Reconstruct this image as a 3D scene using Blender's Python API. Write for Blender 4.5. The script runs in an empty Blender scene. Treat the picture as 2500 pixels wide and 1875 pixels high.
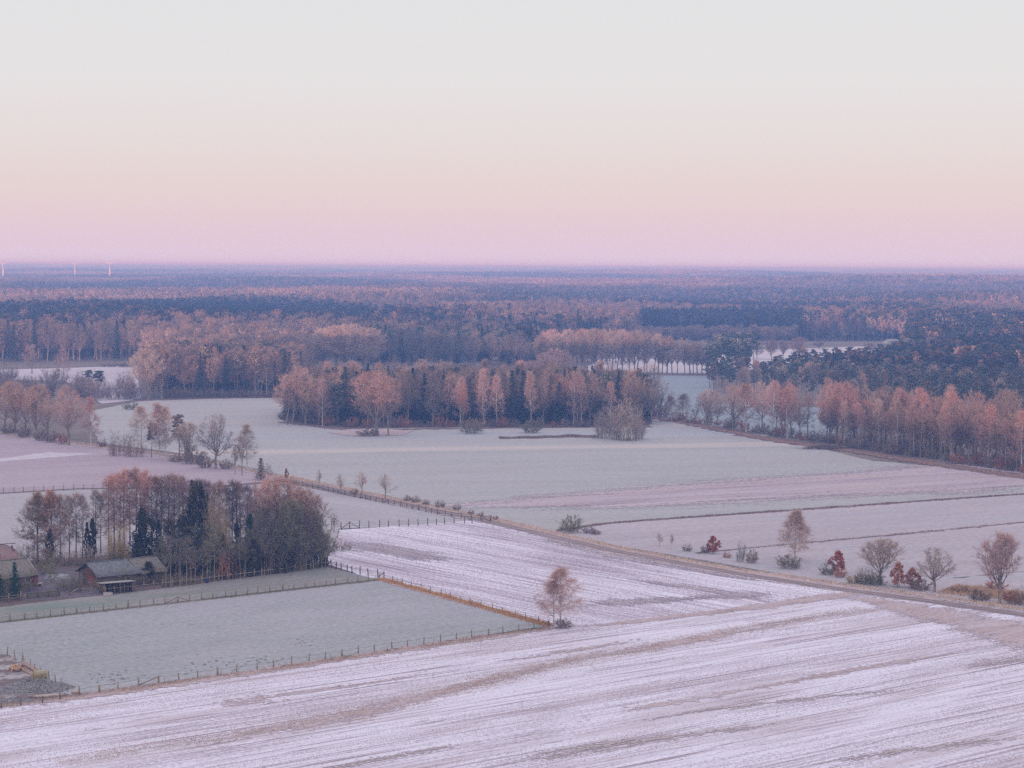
import bpy, math, random
import numpy as np
from mathutils import Matrix, Vector

# ------------------------------------------------------------------ camera, sky, sun, exposure
SC = bpy.context.scene
COL = SC.collection
IMG_W, IMG_H, F_PX, CAM_H = 2500.0, 1875.0, 2500.0 * 70 / 36, 60.0
PITCH = math.atan((937.5 - 649.5) / F_PX)
ROLL = math.atan(0.0052)
cam_data = bpy.data.cameras.new("camera")
cam_data.lens, cam_data.sensor_width, cam_data.sensor_fit = 70.0, 36.0, 'HORIZONTAL'
cam_data.clip_start, cam_data.clip_end = 1.0, 90000.0
cam = bpy.data.objects.new("camera", cam_data)
CAM_ROT = Matrix.Rotation(math.pi / 2 - PITCH, 3, 'X') @ Matrix.Rotation(ROLL, 3, 'Z')
cam.matrix_world = Matrix.Translation((0, 0, CAM_H)) @ CAM_ROT.to_4x4()
COL.objects.link(cam)
SC.camera = cam

SUN_EL, SUN_AZ = 0.55, 197.0            # degrees; azimuth clockwise from the view axis (+Y): the sun is behind the camera, a little to the left
world = bpy.data.worlds.new("World")
SC.world = world
world.use_nodes = True
wn, wl = world.node_tree.nodes, world.node_tree.links
wn.clear()


def srgb(r, g, b):
    return tuple(((c / 255) / 12.92 if c / 255 <= 0.04045 else ((c / 255 + 0.055) / 1.055) ** 2.4) for c in (r, g, b)) + (1.0,)


w_out = wn.new('ShaderNodeOutputWorld')
w_bg = wn.new('ShaderNodeBackground')
w_tc = wn.new('ShaderNodeTexCoord')
w_sep = wn.new('ShaderNodeSeparateXYZ')
w_asin = wn.new('ShaderNodeMath'); w_asin.operation = 'ARCSINE'
w_pow = wn.new('ShaderNodeMath'); w_pow.operation = 'POWER'; w_pow.inputs[1].default_value = 0.5
w_max = wn.new('ShaderNodeMath'); w_max.operation = 'MAXIMUM'; w_max.inputs[1].default_value = 0.0
w_div = wn.new('ShaderNodeMath'); w_div.operation = 'DIVIDE'; w_div.inputs[1].default_value = math.pi / 2
w_ramp = wn.new('ShaderNodeValToRGB')
wl.new(w_tc.outputs['Generated'], w_sep.inputs[0])
wl.new(w_sep.outputs['Z'], w_asin.inputs[0])
wl.new(w_asin.outputs[0], w_max.inputs[0])
wl.new(w_max.outputs[0], w_div.inputs[0])
wl.new(w_div.outputs[0], w_pow.inputs[0])
wl.new(w_pow.outputs[0], w_ramp.inputs[0])
# dusk sky opposite the sunset, by elevation in degrees
SKY = [(0.0, srgb(214, 207, 224)), (0.22, srgb(225, 208, 223)), (0.7, srgb(228, 205, 218)), (1.3, srgb(229, 208, 214)),
       (2.3, srgb(230, 214, 214)), (3.6, srgb(230, 221, 222)), (5.2, srgb(229, 227, 229)), (8.0, srgb(226, 227, 230)),
       (16.0, (0.82, 0.81, 0.82, 1)), (40.0, (0.89, 0.87, 0.90, 1)), (90.0, (0.85, 0.83, 0.90, 1))]
els = w_ramp.color_ramp.elements
for k, (deg, colour) in enumerate(SKY):
    pos = math.sqrt(deg / 90.0)
    e = els[k] if k < 2 else els.new(pos)
    e.position, e.color = pos, colour
w_sky = wn.new('ShaderNodeTexSky')
w_sky.sky_type, w_sky.sun_disc = 'NISHITA', False
w_sky.sun_elevation, w_sky.sun_rotation = math.radians(SUN_EL), math.radians(SUN_AZ)
w_add = wn.new('ShaderNodeMixRGB'); w_add.blend_type = 'ADD'; w_add.inputs[0].default_value = 0.02
wl.new(w_ramp.outputs[0], w_add.inputs[1])
wl.new(w_sky.outputs[0], w_add.inputs[2])
wl.new(w_add.outputs[0], w_bg.inputs[0])
w_bg.inputs[1].default_value = 0.97
wl.new(w_bg.outputs[0], w_out.inputs[0])

sun_data = bpy.data.lights.new("sun", 'SUN')
sun_data.energy, sun_data.angle, sun_data.color = 3.6, math.radians(0.6), (1.0, 0.71, 0.67)
sun = bpy.data.objects.new("sun", sun_data)
sd = Vector((math.sin(math.radians(SUN_AZ)) * math.cos(math.radians(SUN_EL)), math.cos(math.radians(SUN_AZ)) * math.cos(math.radians(SUN_EL)), math.sin(math.radians(SUN_EL))))
sun.rotation_euler = sd.to_track_quat('Z', 'Y').to_euler()
sun.location = (0, -50, 120)
COL.objects.link(sun)

SC.view_settings.view_transform = 'Standard'
SC.view_settings.look = 'None'
SC.view_settings.exposure = 0.0
SC.view_settings.gamma = 1.0
SC.view_settings.use_curve_mapping = False
SC.render.engine = 'CYCLES'
cy = SC.cycles
cy.max_bounces, cy.diffuse_bounces, cy.glossy_bounces, cy.transmission_bounces, cy.volume_bounces = 3, 2, 1, 1, 1
cy.transparent_max_bounces = 8
cy.use_denoising = False
cy.denoiser = 'OPENIMAGEDENOISE'
cy.denoising_prefilter = 'ACCURATE'

# ------------------------------------------------------------------ where a place in the photograph stands on the ground


def hill(x, y):
    """height of the land: flat near by, low wooded rises far off"""
    x, y = np.asarray(x, float), np.asarray(y, float)
    g = lambda cx, cy_, sx, sy, h: h * np.exp(-((x - cx) / sx) ** 2 - ((y - cy_) / sy) ** 2)
    t = np.clip((y - 1900) / 1500, 0, 1)
    t = t * t * (3 - 2 * t)
    z = g(1250, 4600, 1100, 750, 20) + g(560, 7400, 800, 1000, 26) + g(-500, 6000, 900, 900, 8) + g(-2300, 9000, 1800, 1500, 10)
    z = z + 3.0 * np.sin(x / 310 + 1.3) * np.sin(y / 420) + 2.0 * np.sin(x / 170 + y / 260)
    z = z + 33 * np.clip((y - 8000) / 12000, 0, 1) ** 1.1 + 3 * np.sin(x / 1900 + 0.6) * np.clip((y - 8000) / 9000, 0, 1)
    return z * t


def ground(px, py, z=0.0):
    d = CAM_ROT @ Vector((px - IMG_W / 2, -(py - IMG_H / 2), -F_PX))
    k = (z - CAM_H) / d.z
    return Vector((d.x * k, d.y * k, z))


def px_per_m(p):
    return F_PX / (CAM_ROT.transposed() @ (Vector(p) - Vector((0, 0, CAM_H)))).z * -1.0


def poly_ground(pts, z=0.0):
    return [ground(x, y, z) for x, y in pts]


# ------------------------------------------------------------------ helpers: objects and labels
rng0 = np.random.default_rng(7)


def tag(o, label=None, cat=None, group=None, kind=None):
    if label: o["label"] = label
    if cat: o["category"] = cat
    if group: o["group"] = group
    if kind: o["kind"] = kind
    return o


def empty(name, loc=(0, 0, 0), rz=0.0):
    o = bpy.data.objects.new(name, None)
    o.empty_display_size = 0.5
    o.location = loc
    o.rotation_euler = (0, 0, rz)
    COL.objects.link(o)
    return o


def link(name, me, parent=None, mats=None):
    o = bpy.data.objects.new(name, me)
    if parent is not None:
        o.parent = parent
    COL.objects.link(o)
    return o


class MB:
    """collects triangles; build() makes ONE mesh of them"""
    def __init__(self):
        self.v, self.t, self.m, self.n = [], [], [], 0
        self.mat = 0

    def add(self, v, t):
        v = np.asarray(v, np.float32).reshape(-1, 3)
        t = np.asarray(t, np.int32).reshape(-1, 3)
        self.v.append(v); self.t.append(t + self.n); self.m.append(np.full(len(t), self.mat, np.int32))
        self.n += len(v)

    def tube(self, pts, rad, k=5, cap=False):
        pts = np.asarray(pts, float); rad = np.asarray(rad, float)
        n = len(pts)
        d = np.gradient(pts, axis=0)
        d /= np.linalg.norm(d, axis=1)[:, None] + 1e-9
        ref = np.array([1.0, 0.13, 0.0]) if abs(d[0][0]) < 0.8 else np.array([0.1, 1.0, 0.0])
        s = np.cross(d, ref); s /= np.linalg.norm(s, axis=1)[:, None] + 1e-9
        u = np.cross(d, s)
        a = np.arange(k) * 2 * math.pi / k
        ring = pts[:, None, :] + rad[:, None, None] * (np.cos(a)[None, :, None] * s[:, None, :] + np.sin(a)[None, :, None] * u[:, None, :])
        i = np.arange(n - 1)[:, None] * k; j = np.arange(k)[None, :]; j2 = (j + 1) % k
        a_, b_, c_, d_ = i + j, i + j2, i + k + j2, i + k + j
        t = np.concatenate([np.stack([a_, b_, c_], -1).reshape(-1, 3), np.stack([a_, c_, d_], -1).reshape(-1, 3)])
        v = ring.reshape(-1, 3)
        if cap:
            m = len(v)
            v = np.concatenate([v, pts[:1], pts[-1:]])
            jj = np.arange(k)
            t = np.concatenate([t, np.stack([np.full(k, m), (jj + 1) % k, jj], -1), np.stack([np.full(k, m + 1), (n - 1) * k + jj, (n - 1) * k + (jj + 1) % k], -1)])
        self.add(v, t)

    def twigs(self, S, D, L, W, rng, bend=0.0):
        """thin tapering twigs, a triangle each"""
        S, D = np.asarray(S, float), np.asarray(D, float)
        n = len(S)
        if not n: return
        D = D / (np.linalg.norm(D, axis=1)[:, None] + 1e-9)
        s = np.cross(D, rng.normal(size=(n, 3))); s /= np.linalg.norm(s, axis=1)[:, None] + 1e-9
        s *= (np.asarray(W) / 2)[:, None]
        v = np.stack([S - s, S + s, S + D * np.asarray(L)[:, None]], 1).reshape(-1, 3)
        self.add(v, np.arange(3 * n).reshape(-1, 3))

    def leaves(self, C, size, rng, flat=0.0, out=None, loose=0.55):
        """small leaf-sized triangles, turned every way or (out) roughly facing outwards from their clump"""
        n = len(C)
        a = rng.normal(size=(n, 3)); a[:, 2] *= (1 - flat)
        if out is not None:
            o = out / (np.linalg.norm(out, axis=1)[:, None] + 1e-9) + rng.normal(0, loose, (n, 3))
            o /= np.linalg.norm(o, axis=1)[:, None] + 1e-9
            a -= o * (a * o).sum(1)[:, None]
        a /= np.linalg.norm(a, axis=1)[:, None] + 1e-9
        if out is not None:
            b = np.cross(o, a)
        else:
            b = rng.normal(size=(n, 3)); b[:, 2] *= (1 - flat); b -= a * (a * b).sum(1)[:, None]
        b /= np.linalg.norm(b, axis=1)[:, None] + 1e-9
        s = np.asarray(size) * rng.uniform(0.6, 1.3, n)
        v = np.stack([C - a * s[:, None] * .6 - b * s[:, None] * .45, C + a * s[:, None] * .6 - b * s[:, None] * .45, C + b * s[:, None] * .75], 1)
        self.add(v.reshape(-1, 3), np.arange(3 * n).reshape(-1, 3))

    def box(self, c, s, rz=0.0, rot=None):
        c = np.asarray(c, float); h = np.asarray(s, float) / 2
        v = np.array([[x, y, z] for x in (-1, 1) for y in (-1, 1) for z in (-1, 1)], float) * h
        if rot is not None:
            v = v @ np.array(rot).T
        elif rz:
            ca, sa = math.cos(rz), math.sin(rz)
            v = v @ np.array([[ca, sa, 0], [-sa, ca, 0], [0, 0, 1]])
        q = [(0, 1, 3, 2), (4, 6, 7, 5), (0, 4, 5, 1), (2, 3, 7, 6), (0, 2, 6, 4), (1, 5, 7, 3)]
        t = [x for a, b, c_, d in q for x in ((a, b, c_), (a, c_, d))]
        self.add(v + c, t)

    def bar(self, a, b, w, h):
        """a square bar from a to b"""
        a, b = Vector(a), Vector(b)
        d = b - a
        q = d.to_track_quat('X', 'Z').to_matrix()
        self.box((a + b) / 2, (d.length, w, h), rot=q)

    def mesh(self, name, mats, smooth=False):
        me = bpy.data.meshes.new(name)
        v = np.concatenate(self.v); t = np.concatenate(self.t); m = np.concatenate(self.m)
        me.vertices.add(len(v)); me.vertices.foreach_set("co", v.ravel())
        me.loops.add(3 * len(t)); me.loops.foreach_set("vertex_index", t.ravel())
        me.polygons.add(len(t)); me.polygons.foreach_set("loop_start", np.arange(0, 3 * len(t), 3, dtype=np.int32))
        if isinstance(mats, (list, tuple)):
            for x in mats: me.materials.append(x)
            me.polygons.foreach_set("material_index", m)
        else:
            me.materials.append(mats)
        me.update(calc_edges=True); me.validate()
        if smooth:
            me.polygons.foreach_set("use_smooth", np.ones(len(t), bool))
        return me

    def build(self, name, mats, parent=None, smooth=False):
        return link(name, self.mesh(name, mats, smooth), parent)


# ------------------------------------------------------------------ materials
MATS = {}


def new_mat(name):
    m = bpy.data.materials.new(name)
    m.use_nodes = True
    n, l = m.node_tree.nodes, m.node_tree.links
    b = n['Principled BSDF']
    b.inputs['Roughness'].default_value = 0.9
    if 'Specular IOR Level' in b.inputs: b.inputs['Specular IOR Level'].default_value = 0.15
    MATS[name] = m
    return m, n, l, b


def N(n, typ, **kw):
    x = n.new(typ)
    for k, v in kw.items(): setattr(x, k, v)
    return x


def math_node(n, l, op, a, b=None, clamp=False):
    x = n.new('ShaderNodeMath'); x.operation = op; x.use_clamp = clamp
    for i, s in enumerate((a, b)):
        if s is None: continue
        if isinstance(s, (int, float)): x.inputs[i].default_value = s
        else: l.new(s, x.inputs[i])
    return x.outputs[0]


def mix(n, l, fac, a, b, blend='MIX'):
    x = n.new('ShaderNodeMixRGB'); x.blend_type = blend
    for i, s in enumerate((fac, a, b)):
        if isinstance(s, (int, float)): x.inputs[i].default_value = s
        elif isinstance(s, (tuple, list)): x.inputs[i].default_value = tuple(s[:3]) + (1,)
        else: l.new(s, x.inputs[i])
    return x.outputs[0]


def noise(n, l, vec, scale=1.0, detail=2.0, rough=0.55, dist=0.0):
    x = n.new('ShaderNodeTexNoise')
    x.inputs['Scale'].default_value = scale; x.inputs['Detail'].default_value = detail
    x.inputs['Roughness'].default_value = rough; x.inputs['Distortion'].default_value = dist
    l.new(vec, x.inputs['Vector'])
    return x.outputs['Fac']


def remap(n, l, v, a, b, c=0.0, d=1.0):
    x = n.new('ShaderNodeMapRange'); x.clamp = True
    l.new(v, x.inputs[0])
    for i, k in enumerate((a, b, c, d)): x.inputs[i + 1].default_value = k
    return x.outputs[0]


def plain_mat(name, col, var=0.25, scale=1.5, rough=0.9, frost=0.0, stretch=(1, 1, 1), bump=0.0):
    """one colour with grain, wear and (frost > 0) rime on what faces up"""
    m, n, l, b = new_mat(name)
    tc = n.new('ShaderNodeTexCoord'); mp = n.new('ShaderNodeMapping'); mp.inputs['Scale'].default_value = stretch
    l.new(tc.outputs['Object'], mp.inputs[0])
    f = noise(n, l, mp.outputs[0], scale, 5, 0.65)
    f2 = remap(n, l, f, 0.3, 0.7, 1 - var, 1 + var)
    vm = n.new('ShaderNodeVectorMath'); vm.operation = 'SCALE'
    vm.inputs[0].default_value = col[:3]; l.new(f2, vm.inputs['Scale'])
    out = vm.outputs[0]
    if frost:
        geo = n.new('ShaderNodeNewGeometry'); sp = n.new('ShaderNodeSeparateXYZ'); l.new(geo.outputs['Normal'], sp.inputs[0])
        up = remap(n, l, sp.outputs['Z'], 0.3, 0.8)
        g = remap(n, l, noise(n, l, mp.outputs[0], scale * 2.3, 6, 0.7), 0.42, 0.62)
        out = mix(n, l, math_node(n, l, 'MULTIPLY', math_node(n, l, 'MULTIPLY', up, g), frost), out, (0.62, 0.63, 0.70))
    l.new(out, b.inputs['Base Color'])
    b.inputs['Roughness'].default_value = rough
    if bump:
        bp = n.new('ShaderNodeBump'); bp.inputs['Strength'].default_value = bump; bp.inputs['Distance'].default_value = 0.05
        l.new(f, bp.inputs['Height']); l.new(bp.outputs[0], b.inputs['Normal'])
    return m


def twig_mat(name, frost=0.0):
    """bark and twig colour comes from the object's own colour, with a little change from tree to tree and twig to twig"""
    m, n, l, b = new_mat(name)
    oi = n.new('ShaderNodeObjectInfo'); geo = n.new('ShaderNodeNewGeometry')
    r = remap(n, l, oi.outputs['Random'], 0, 1, 0.85, 1.15)
    r2 = remap(n, l, geo.outputs['Random Per Island'], 0, 1, 0.6, 1.4)
    k = math_node(n, l, 'MULTIPLY', r, r2)
    vm = n.new('ShaderNodeVectorMath'); vm.operation = 'SCALE'
    l.new(oi.outputs['Color'], vm.inputs[0]); l.new(k, vm.inputs['Scale'])
    out = vm.outputs[0]
    if frost:
        p = remap(n, l, geo.outputs['Random Per Island'], 1 - frost, 1 - frost + 0.05)
        out = mix(n, l, math_node(n, l, 'MULTIPLY', p, 0.75), out, (0.50, 0.52, 0.56))
    l.new(out, b.inputs['Base Color'])
    b.inputs['Roughness'].default_value = 1.0
    b.inputs['Specular IOR Level'].default_value = 0.0
    return m


def tint_mat(name):
    """far woods: colour stored per tree in the mesh, plus broad stands of lighter and darker trees"""
    m, n, l, b = new_mat(name)
    at = n.new('ShaderNodeAttribute'); at.attribute_name = 'tint'
    geo = n.new('ShaderNodeNewGeometry')
    r2 = remap(n, l, geo.outputs['Random Per Island'], 0, 1, 0.65, 1.35)
    vm = n.new('ShaderNodeVectorMath'); vm.operation = 'SCALE'
    l.new(at.outputs['Color'], vm.inputs[0]); l.new(r2, vm.inputs['Scale'])
    l.new(vm.outputs[0], b.inputs['Base Color'])
    b.inputs['Roughness'].default_value = 1.0
    b.inputs['Specular IOR Level'].default_value = 0.0
    return m


def bark_mat(name, col, col2, scale=2.0, stretch=(1, 1, 0.25), lo=0.4, hi=0.6):
    m, n, l, b = new_mat(name)
    tc = n.new('ShaderNodeTexCoord'); mp = n.new('ShaderNodeMapping'); mp.inputs['Scale'].default_value = stretch
    l.new(tc.outputs['Object'], mp.inputs[0])
    f = remap(n, l, noise(n, l, mp.outputs[0], scale, 4, 0.65), lo, hi)
    l.new(mix(n, l, f, col, col2), b.inputs['Base Color'])
    b.inputs['Specular IOR Level'].default_value = 0.05
    return m


def field_mat(name, low, high, theta, cover=0.5, soft=0.12, patch=(70, 16), streak=(22, 1.8), grain=0.6, rows=0.0, row_w=3.0, k_patch=0.5, k_streak=0.35, k_grain=0.3,
              third=None, k_third=0.5, third_scale=(90, 22), seed=0.0, bands=None, lines=None, soft_edge=False):
    """frosted field: 'high' (rime) over 'low' (grass or soil), drawn out along the rows at angle theta;
    bands: (offset across the rows in metres, half width, colour, strength) real strips of other growth"""
    m, n, l, b = new_mat(name)
    geo = n.new('ShaderNodeNewGeometry')
    rot = n.new('ShaderNodeMapping'); rot.inputs['Rotation'].default_value = (0, 0, -theta); rot.inputs['Location'].default_value = (seed, seed * 1.7, 0)
    l.new(geo.outputs['Position'], rot.inputs[0])

    def sc(sx, sy):
        mp = n.new('ShaderNodeMapping'); mp.inputs['Scale'].default_value = (1 / sx, 1 / sy, 1)
        l.new(rot.outputs[0], mp.inputs[0]); return mp.outputs[0]
    n1 = noise(n, l, sc(*patch), 1.0, 4, 0.6, 0.3)
    n2 = noise(n, l, sc(*streak), 1.0, 3, 0.6)
    n3 = noise(n, l, sc(grain * 1.6, grain), 1.0, 2, 0.7)
    f = math_node(n, l, 'MULTIPLY', math_node(n, l, 'SUBTRACT', n1, 0.5), 2 * k_patch)
    f = math_node(n, l, 'ADD', f, math_node(n, l, 'MULTIPLY', math_node(n, l, 'SUBTRACT', n2, 0.5), 2 * k_streak))
    f = math_node(n, l, 'ADD', f, math_node(n, l, 'MULTIPLY', math_node(n, l, 'SUBTRACT', n3, 0.5), 2 * k_grain))
    sp = n.new('ShaderNodeSeparateXYZ'); l.new(rot.outputs[0], sp.inputs[0])
    if rows:
        wob = math_node(n, l, 'MULTIPLY', noise(n, l, sc(60, 12), 1.0, 2), row_w * 2.5)
        y = math_node(n, l, 'ADD', sp.outputs['Y'], wob)
        s = math_node(n, l, 'SINE', math_node(n, l, 'MULTIPLY', y, 2 * math.pi / row_w))
        amp = math_node(n, l, 'MULTIPLY', s, remap(n, l, noise(n, l, sc(40, 9), 1.0, 2), 0.35, 0.65, 0.0, rows))
        f = math_node(n, l, 'ADD', f, amp)
    f = remap(n, l, f, -soft + (0.5 - cover), soft + (0.5 - cover))
    col = mix(n, l, f, low, high)
    if third:
        t = remap(n, l, noise(n, l, sc(*third_scale), 1.0, 4, 0.6, 0.5), 0.48, 0.66, 0, k_third)
        t = math_node(n, l, 'MULTIPLY', t, remap(n, l, n3, 0.3, 0.6, 0.5, 1.0))
        col = mix(n, l, t, col, third)
    for (u, hw, bc, ks) in (bands or []):
        # u is a world offset: y' = -sin(theta) X + cos(theta) Y
        wob = math_node(n, l, 'MULTIPLY', math_node(n, l, 'SUBTRACT', n1, 0.5), hw * 1.6)
        dd = math_node(n, l, 'ABSOLUTE', math_node(n, l, 'ADD', math_node(n, l, 'SUBTRACT', sp.outputs['Y'], u + seed * 1.7), wob))
        g = remap(n, l, dd, hw * 1.25, hw * 0.55, 0, ks)
        g = math_node(n, l, 'MULTIPLY', g, remap(n, l, n2, 0.3, 0.6, 0.45, 1.0))
        col = mix(n, l, g, col, bc)
    if lines:
        for (la, lw, lc, lk, thr) in lines:
            g = remap(n, l, noise(n, l, sc(la, lw), 1.0, 2, 0.5), thr, thr + 0.07, 0, lk)
            g = math_node(n, l, 'MULTIPLY', g, remap(n, l, noise(n, l, sc(la * 1.7, lw * 11), 1.0, 2, 0.5), 0.38, 0.60))
            col = mix(n, l, g, col, lc)
    spk = remap(n, l, n3, 0.25, 0.75, 0.86, 1.12)
    vm = n.new('ShaderNodeVectorMath'); vm.operation = 'SCALE'
    l.new(col, vm.inputs[0]); l.new(spk, vm.inputs['Scale'])
    l.new(vm.outputs[0], b.inputs['Base Color'])
    bp = n.new('ShaderNodeBump'); bp.inputs['Strength'].default_value = 0.5; bp.inputs['Distance'].default_value = 0.15
    l.new(math_node(n, l, 'ADD', n3, n2), bp.inputs['Height']); l.new(bp.outputs[0], b.inputs['Normal'])
    b.inputs['Roughness'].default_value = 0.95
    if soft_edge:
        # the growth thins out towards the sheet's border in a ragged way
        at_ = n.new('ShaderNodeAttribute'); at_.attribute_name = 'edge'
        g = math_node(n, l, 'ADD', at_.outputs['Fac'], math_node(n, l, 'MULTIPLY', math_node(n, l, 'SUBTRACT', n3, 0.5), 1.1))
        g = math_node(n, l, 'ADD', g, math_node(n, l, 'MULTIPLY', math_node(n, l, 'SUBTRACT', n2, 0.5), 0.9))
        g = math_node(n, l, 'ADD', g, math_node(n, l, 'MULTIPLY', math_node(n, l, 'SUBTRACT', n1, 0.5), 0.7))
        g = remap(n, l, g, 0.34, 0.46)
        tr = n.new('ShaderNodeBsdfTransparent'); mx = n.new('ShaderNodeMixShader')
        l.new(g, mx.inputs[0]); l.new(tr.outputs[0], mx.inputs[1]); l.new(b.outputs[0], mx.inputs[2])
        l.new(mx.outputs[0], n['Material Output'].inputs['Surface'])
    return m

# ------------------------------------------------------------------ the land: ground sheet, fields, track, verges
R = math.radians


def ground_mesh():
    ys = np.concatenate([np.array([-600, -300, 0]), np.geomspace(80, 60000, 150)])
    xs = np.linspace(-1, 1, 61)
    v, f = [], []
    for y in ys:
        w = max(500, abs(y) * 0.75)
        xx = xs * w
        zz = hill(xx, np.full_like(xx, y)) - 0.06
        v += [(a, y, c) for a, c in zip(xx, zz)]
    n = len(xs)
    for i in range(len(ys) - 1):
        for j in range(n - 1):
            f.append((i * n + j, i * n + j + 1, (i + 1) * n + j + 1, (i + 1) * n + j))
    me = bpy.data.meshes.new("ground"); me.from_pydata(v, [], f)
    return me


mat_floor = field_mat("rough_ground", (0.17, 0.135, 0.125, 1), (0.33, 0.28, 0.27, 1), 0.3, 0.4, 0.3, (60, 40), (15, 6), 1.5)
g = ground_mesh(); g.materials.append(mat_floor)
tag(link("ground", g), kind="structure")


def rough_edge(pts, step=2.5, amp=0.35, rng=None):
    rng = rng or np.random.default_rng(len(pts))
    out = []
    for a, b in zip(pts, pts[1:] + pts[:1]):
        a, b = np.array(a[:2]), np.array(b[:2])
        L = np.linalg.norm(b - a); n = int(min(160, max(1, L / step)))
        nrm = np.array([-(b - a)[1], (b - a)[0]]) / (L + 1e-9)
        ph = rng.uniform(0, 6.28, 3)
        for k in range(n):
            t = k / n
            j = amp * (rng.normal() * 0.35 + math.sin(t * L / 9 + ph[0]) * 0.5 + math.sin(t * L / 23 + ph[1]) * 0.8) if k else 0
            out.append(a + (b - a) * t + nrm * j)
    return out


N_SHEETS = 0


def sheet(name, px, z, mat, amp=0.35, label=None):
    global N_SHEETS
    N_SHEETS += 1
    z += 0.0015 * N_SHEETS
    pts = rough_edge(poly_ground(px), amp=amp)
    me = bpy.data.meshes.new(name)
    v = [(p[0], p[1], z) for p in pts]
    area = sum(v[i - 1][0] * v[i][1] - v[i][0] * v[i - 1][1] for i in range(len(v)))
    if area < 0: v.reverse()
    me.from_pydata(v, [], [list(range(len(v)))])
    me.materials.append(mat)
    o = link(name, me)
    return tag(o, label, kind="structure")


def path_pts(px, step=2.0):
    """points along a line on the ground given by places in the photograph"""
    g = [ground(x, y) for x, y in px]
    out = []
    for a, b in zip(g, g[1:]):
        n = max(1, int((b - a).length / step))
        out += [a.lerp(b, k / n) for k in range(n)]
    return out + [g[-1]]


def strip(name, px, width, z, mat, amp=0.25, off=0.0, kind="structure", seed=1, step=2.0, dens=1.0):
    pts = path_pts(px, step)
    rng = np.random.default_rng(seed)
    v, f, e = [], [], []
    for i, p in enumerate(pts):
        d = (pts[min(i + 1, len(pts) - 1)] - pts[max(i - 1, 0)]).normalized()
        nr = Vector((-d.y, d.x, 0))
        w = width(i / max(1, len(pts) - 1)) if callable(width) else width
        a, b = rng.normal(0, amp, 2)
        wv = math.sin(i * step * 0.065 + seed) * amp
        v += [p + nr * (off + w / 2 + a + wv) + Vector((0, 0, z)), p + nr * (off + wv) + Vector((0, 0, z)), p + nr * (off - w / 2 + b + wv) + Vector((0, 0, z))]
        k = dens * min(1.0, 4 * min(i, len(pts) - 1 - i) / len(pts) + (0.0 if dens < 1 else 0.3))
        e += [0.0, k, 0.0]
        if i: f += [(3 * i - 3, 3 * i - 2, 3 * i + 1, 3 * i), (3 * i - 2, 3 * i - 1, 3 * i + 2, 3 * i + 1)]
    me = bpy.data.meshes.new(name); me.from_pydata(v, [], f); me.materials.append(mat)
    me.attributes.new("edge", 'FLOAT', 'POINT').data.foreach_set("value", e)
    return tag(link(name, me), kind=kind)


def across(px, py, deg):
    """offset across rows at angle deg of a place in the photograph"""
    p = ground(px, py)
    return -math.sin(R(deg)) * p.x + math.cos(R(deg)) * p.y


FROST = (0.815, 0.785, 0.955, 1)
m_meadow = field_mat("meadow_frost", (0.367, 0.369, 0.390, 1), (0.510, 0.499, 0.547, 1), R(12), 0.5, 0.5, (120, 26), (30, 4), 1.1, k_grain=0.35,
                     third=(0.541, 0.460, 0.456, 1), k_third=0.35, third_scale=(140, 18), seed=3.0,
                     bands=[(across(1250, 1094, 12), 9.0, (0.632, 0.559, 0.547, 1), 0.75), (across(900, 1065, 12), 16, (0.408, 0.440, 0.527, 1), 0.5)])
m_bands = field_mat("rough_pasture", (0.370, 0.275, 0.341, 1), (0.560, 0.492, 0.572, 1), R(28.5), 0.55, 0.4, (110, 10), (35, 3.0), 0.9, k_patch=0.95, k_streak=0.5, k_grain=0.45,
                    third=(0.560, 0.439, 0.457, 1), k_third=0.75, third_scale=(80, 6), seed=11.0, lines=[(30, 1.2, (0.300, 0.212, 0.263, 1), 0.5, 0.6)])
m_softbands = field_mat("rough_pasture_thin", (0.370, 0.275, 0.341, 1), (0.560, 0.492, 0.572, 1), R(28.5), 0.55, 0.4, (110, 10), (35, 3.0), 0.9, k_patch=0.95, k_streak=0.5, k_grain=0.45,
                    third=(0.560, 0.439, 0.457, 1), k_third=0.75, third_scale=(80, 6), seed=11.0, lines=[(30, 1.2, (0.300, 0.212, 0.263, 1), 0.5, 0.6)], soft_edge=True)
m_ditch_field = field_mat("ditch_field", (0.410, 0.357, 0.404, 1), (0.560, 0.511, 0.593, 1), R(27), 0.5, 0.45, (100, 15), (40, 2.5), 1.0, third=(0.400, 0.425, 0.504, 1), k_third=0.5, seed=4.0)
m_teal = field_mat("winter_crop", (0.250, 0.299, 0.347, 1), (0.340, 0.396, 0.483, 1), R(10), 0.5, 0.5, (80, 30), (25, 6), 1.5, seed=6.0)
m_farsnow = field_mat("far_snow", (0.460, 0.396, 0.462, 1), (0.660, 0.627, 0.735, 1), R(8), 0.6, 0.4, (90, 30), (40, 6), 2.0, seed=8.0)
m_leftfield = field_mat("plough_frost", (0.370, 0.280, 0.341, 1), (0.550, 0.473, 0.567, 1), R(25), 0.5, 0.45, (90, 30), (25, 2.2), 0.9, seed=2.0, k_streak=0.45)
m_paddock = field_mat("paddock_frost", (0.300, 0.320, 0.344, 1), (0.480, 0.477, 0.541, 1), R(38), 0.5, 0.42, (40, 20), (12, 1.6), 0.6, k_grain=0.55, lines=[(2.2, 0.7, (0.200, 0.211, 0.229, 1), 0.6, 0.63)], third=(0.400, 0.354, 0.437, 1), k_third=0.4, third_scale=(60, 40), seed=5.0)
m_midpad = field_mat("small_paddock_frost", (0.380, 0.357, 0.404, 1), (0.530, 0.502, 0.578, 1), R(-50), 0.5, 0.5, (40, 20), (20, 3.0), 0.9, seed=15.0, third=(0.480, 0.405, 0.441, 1), k_third=0.3)
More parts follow.
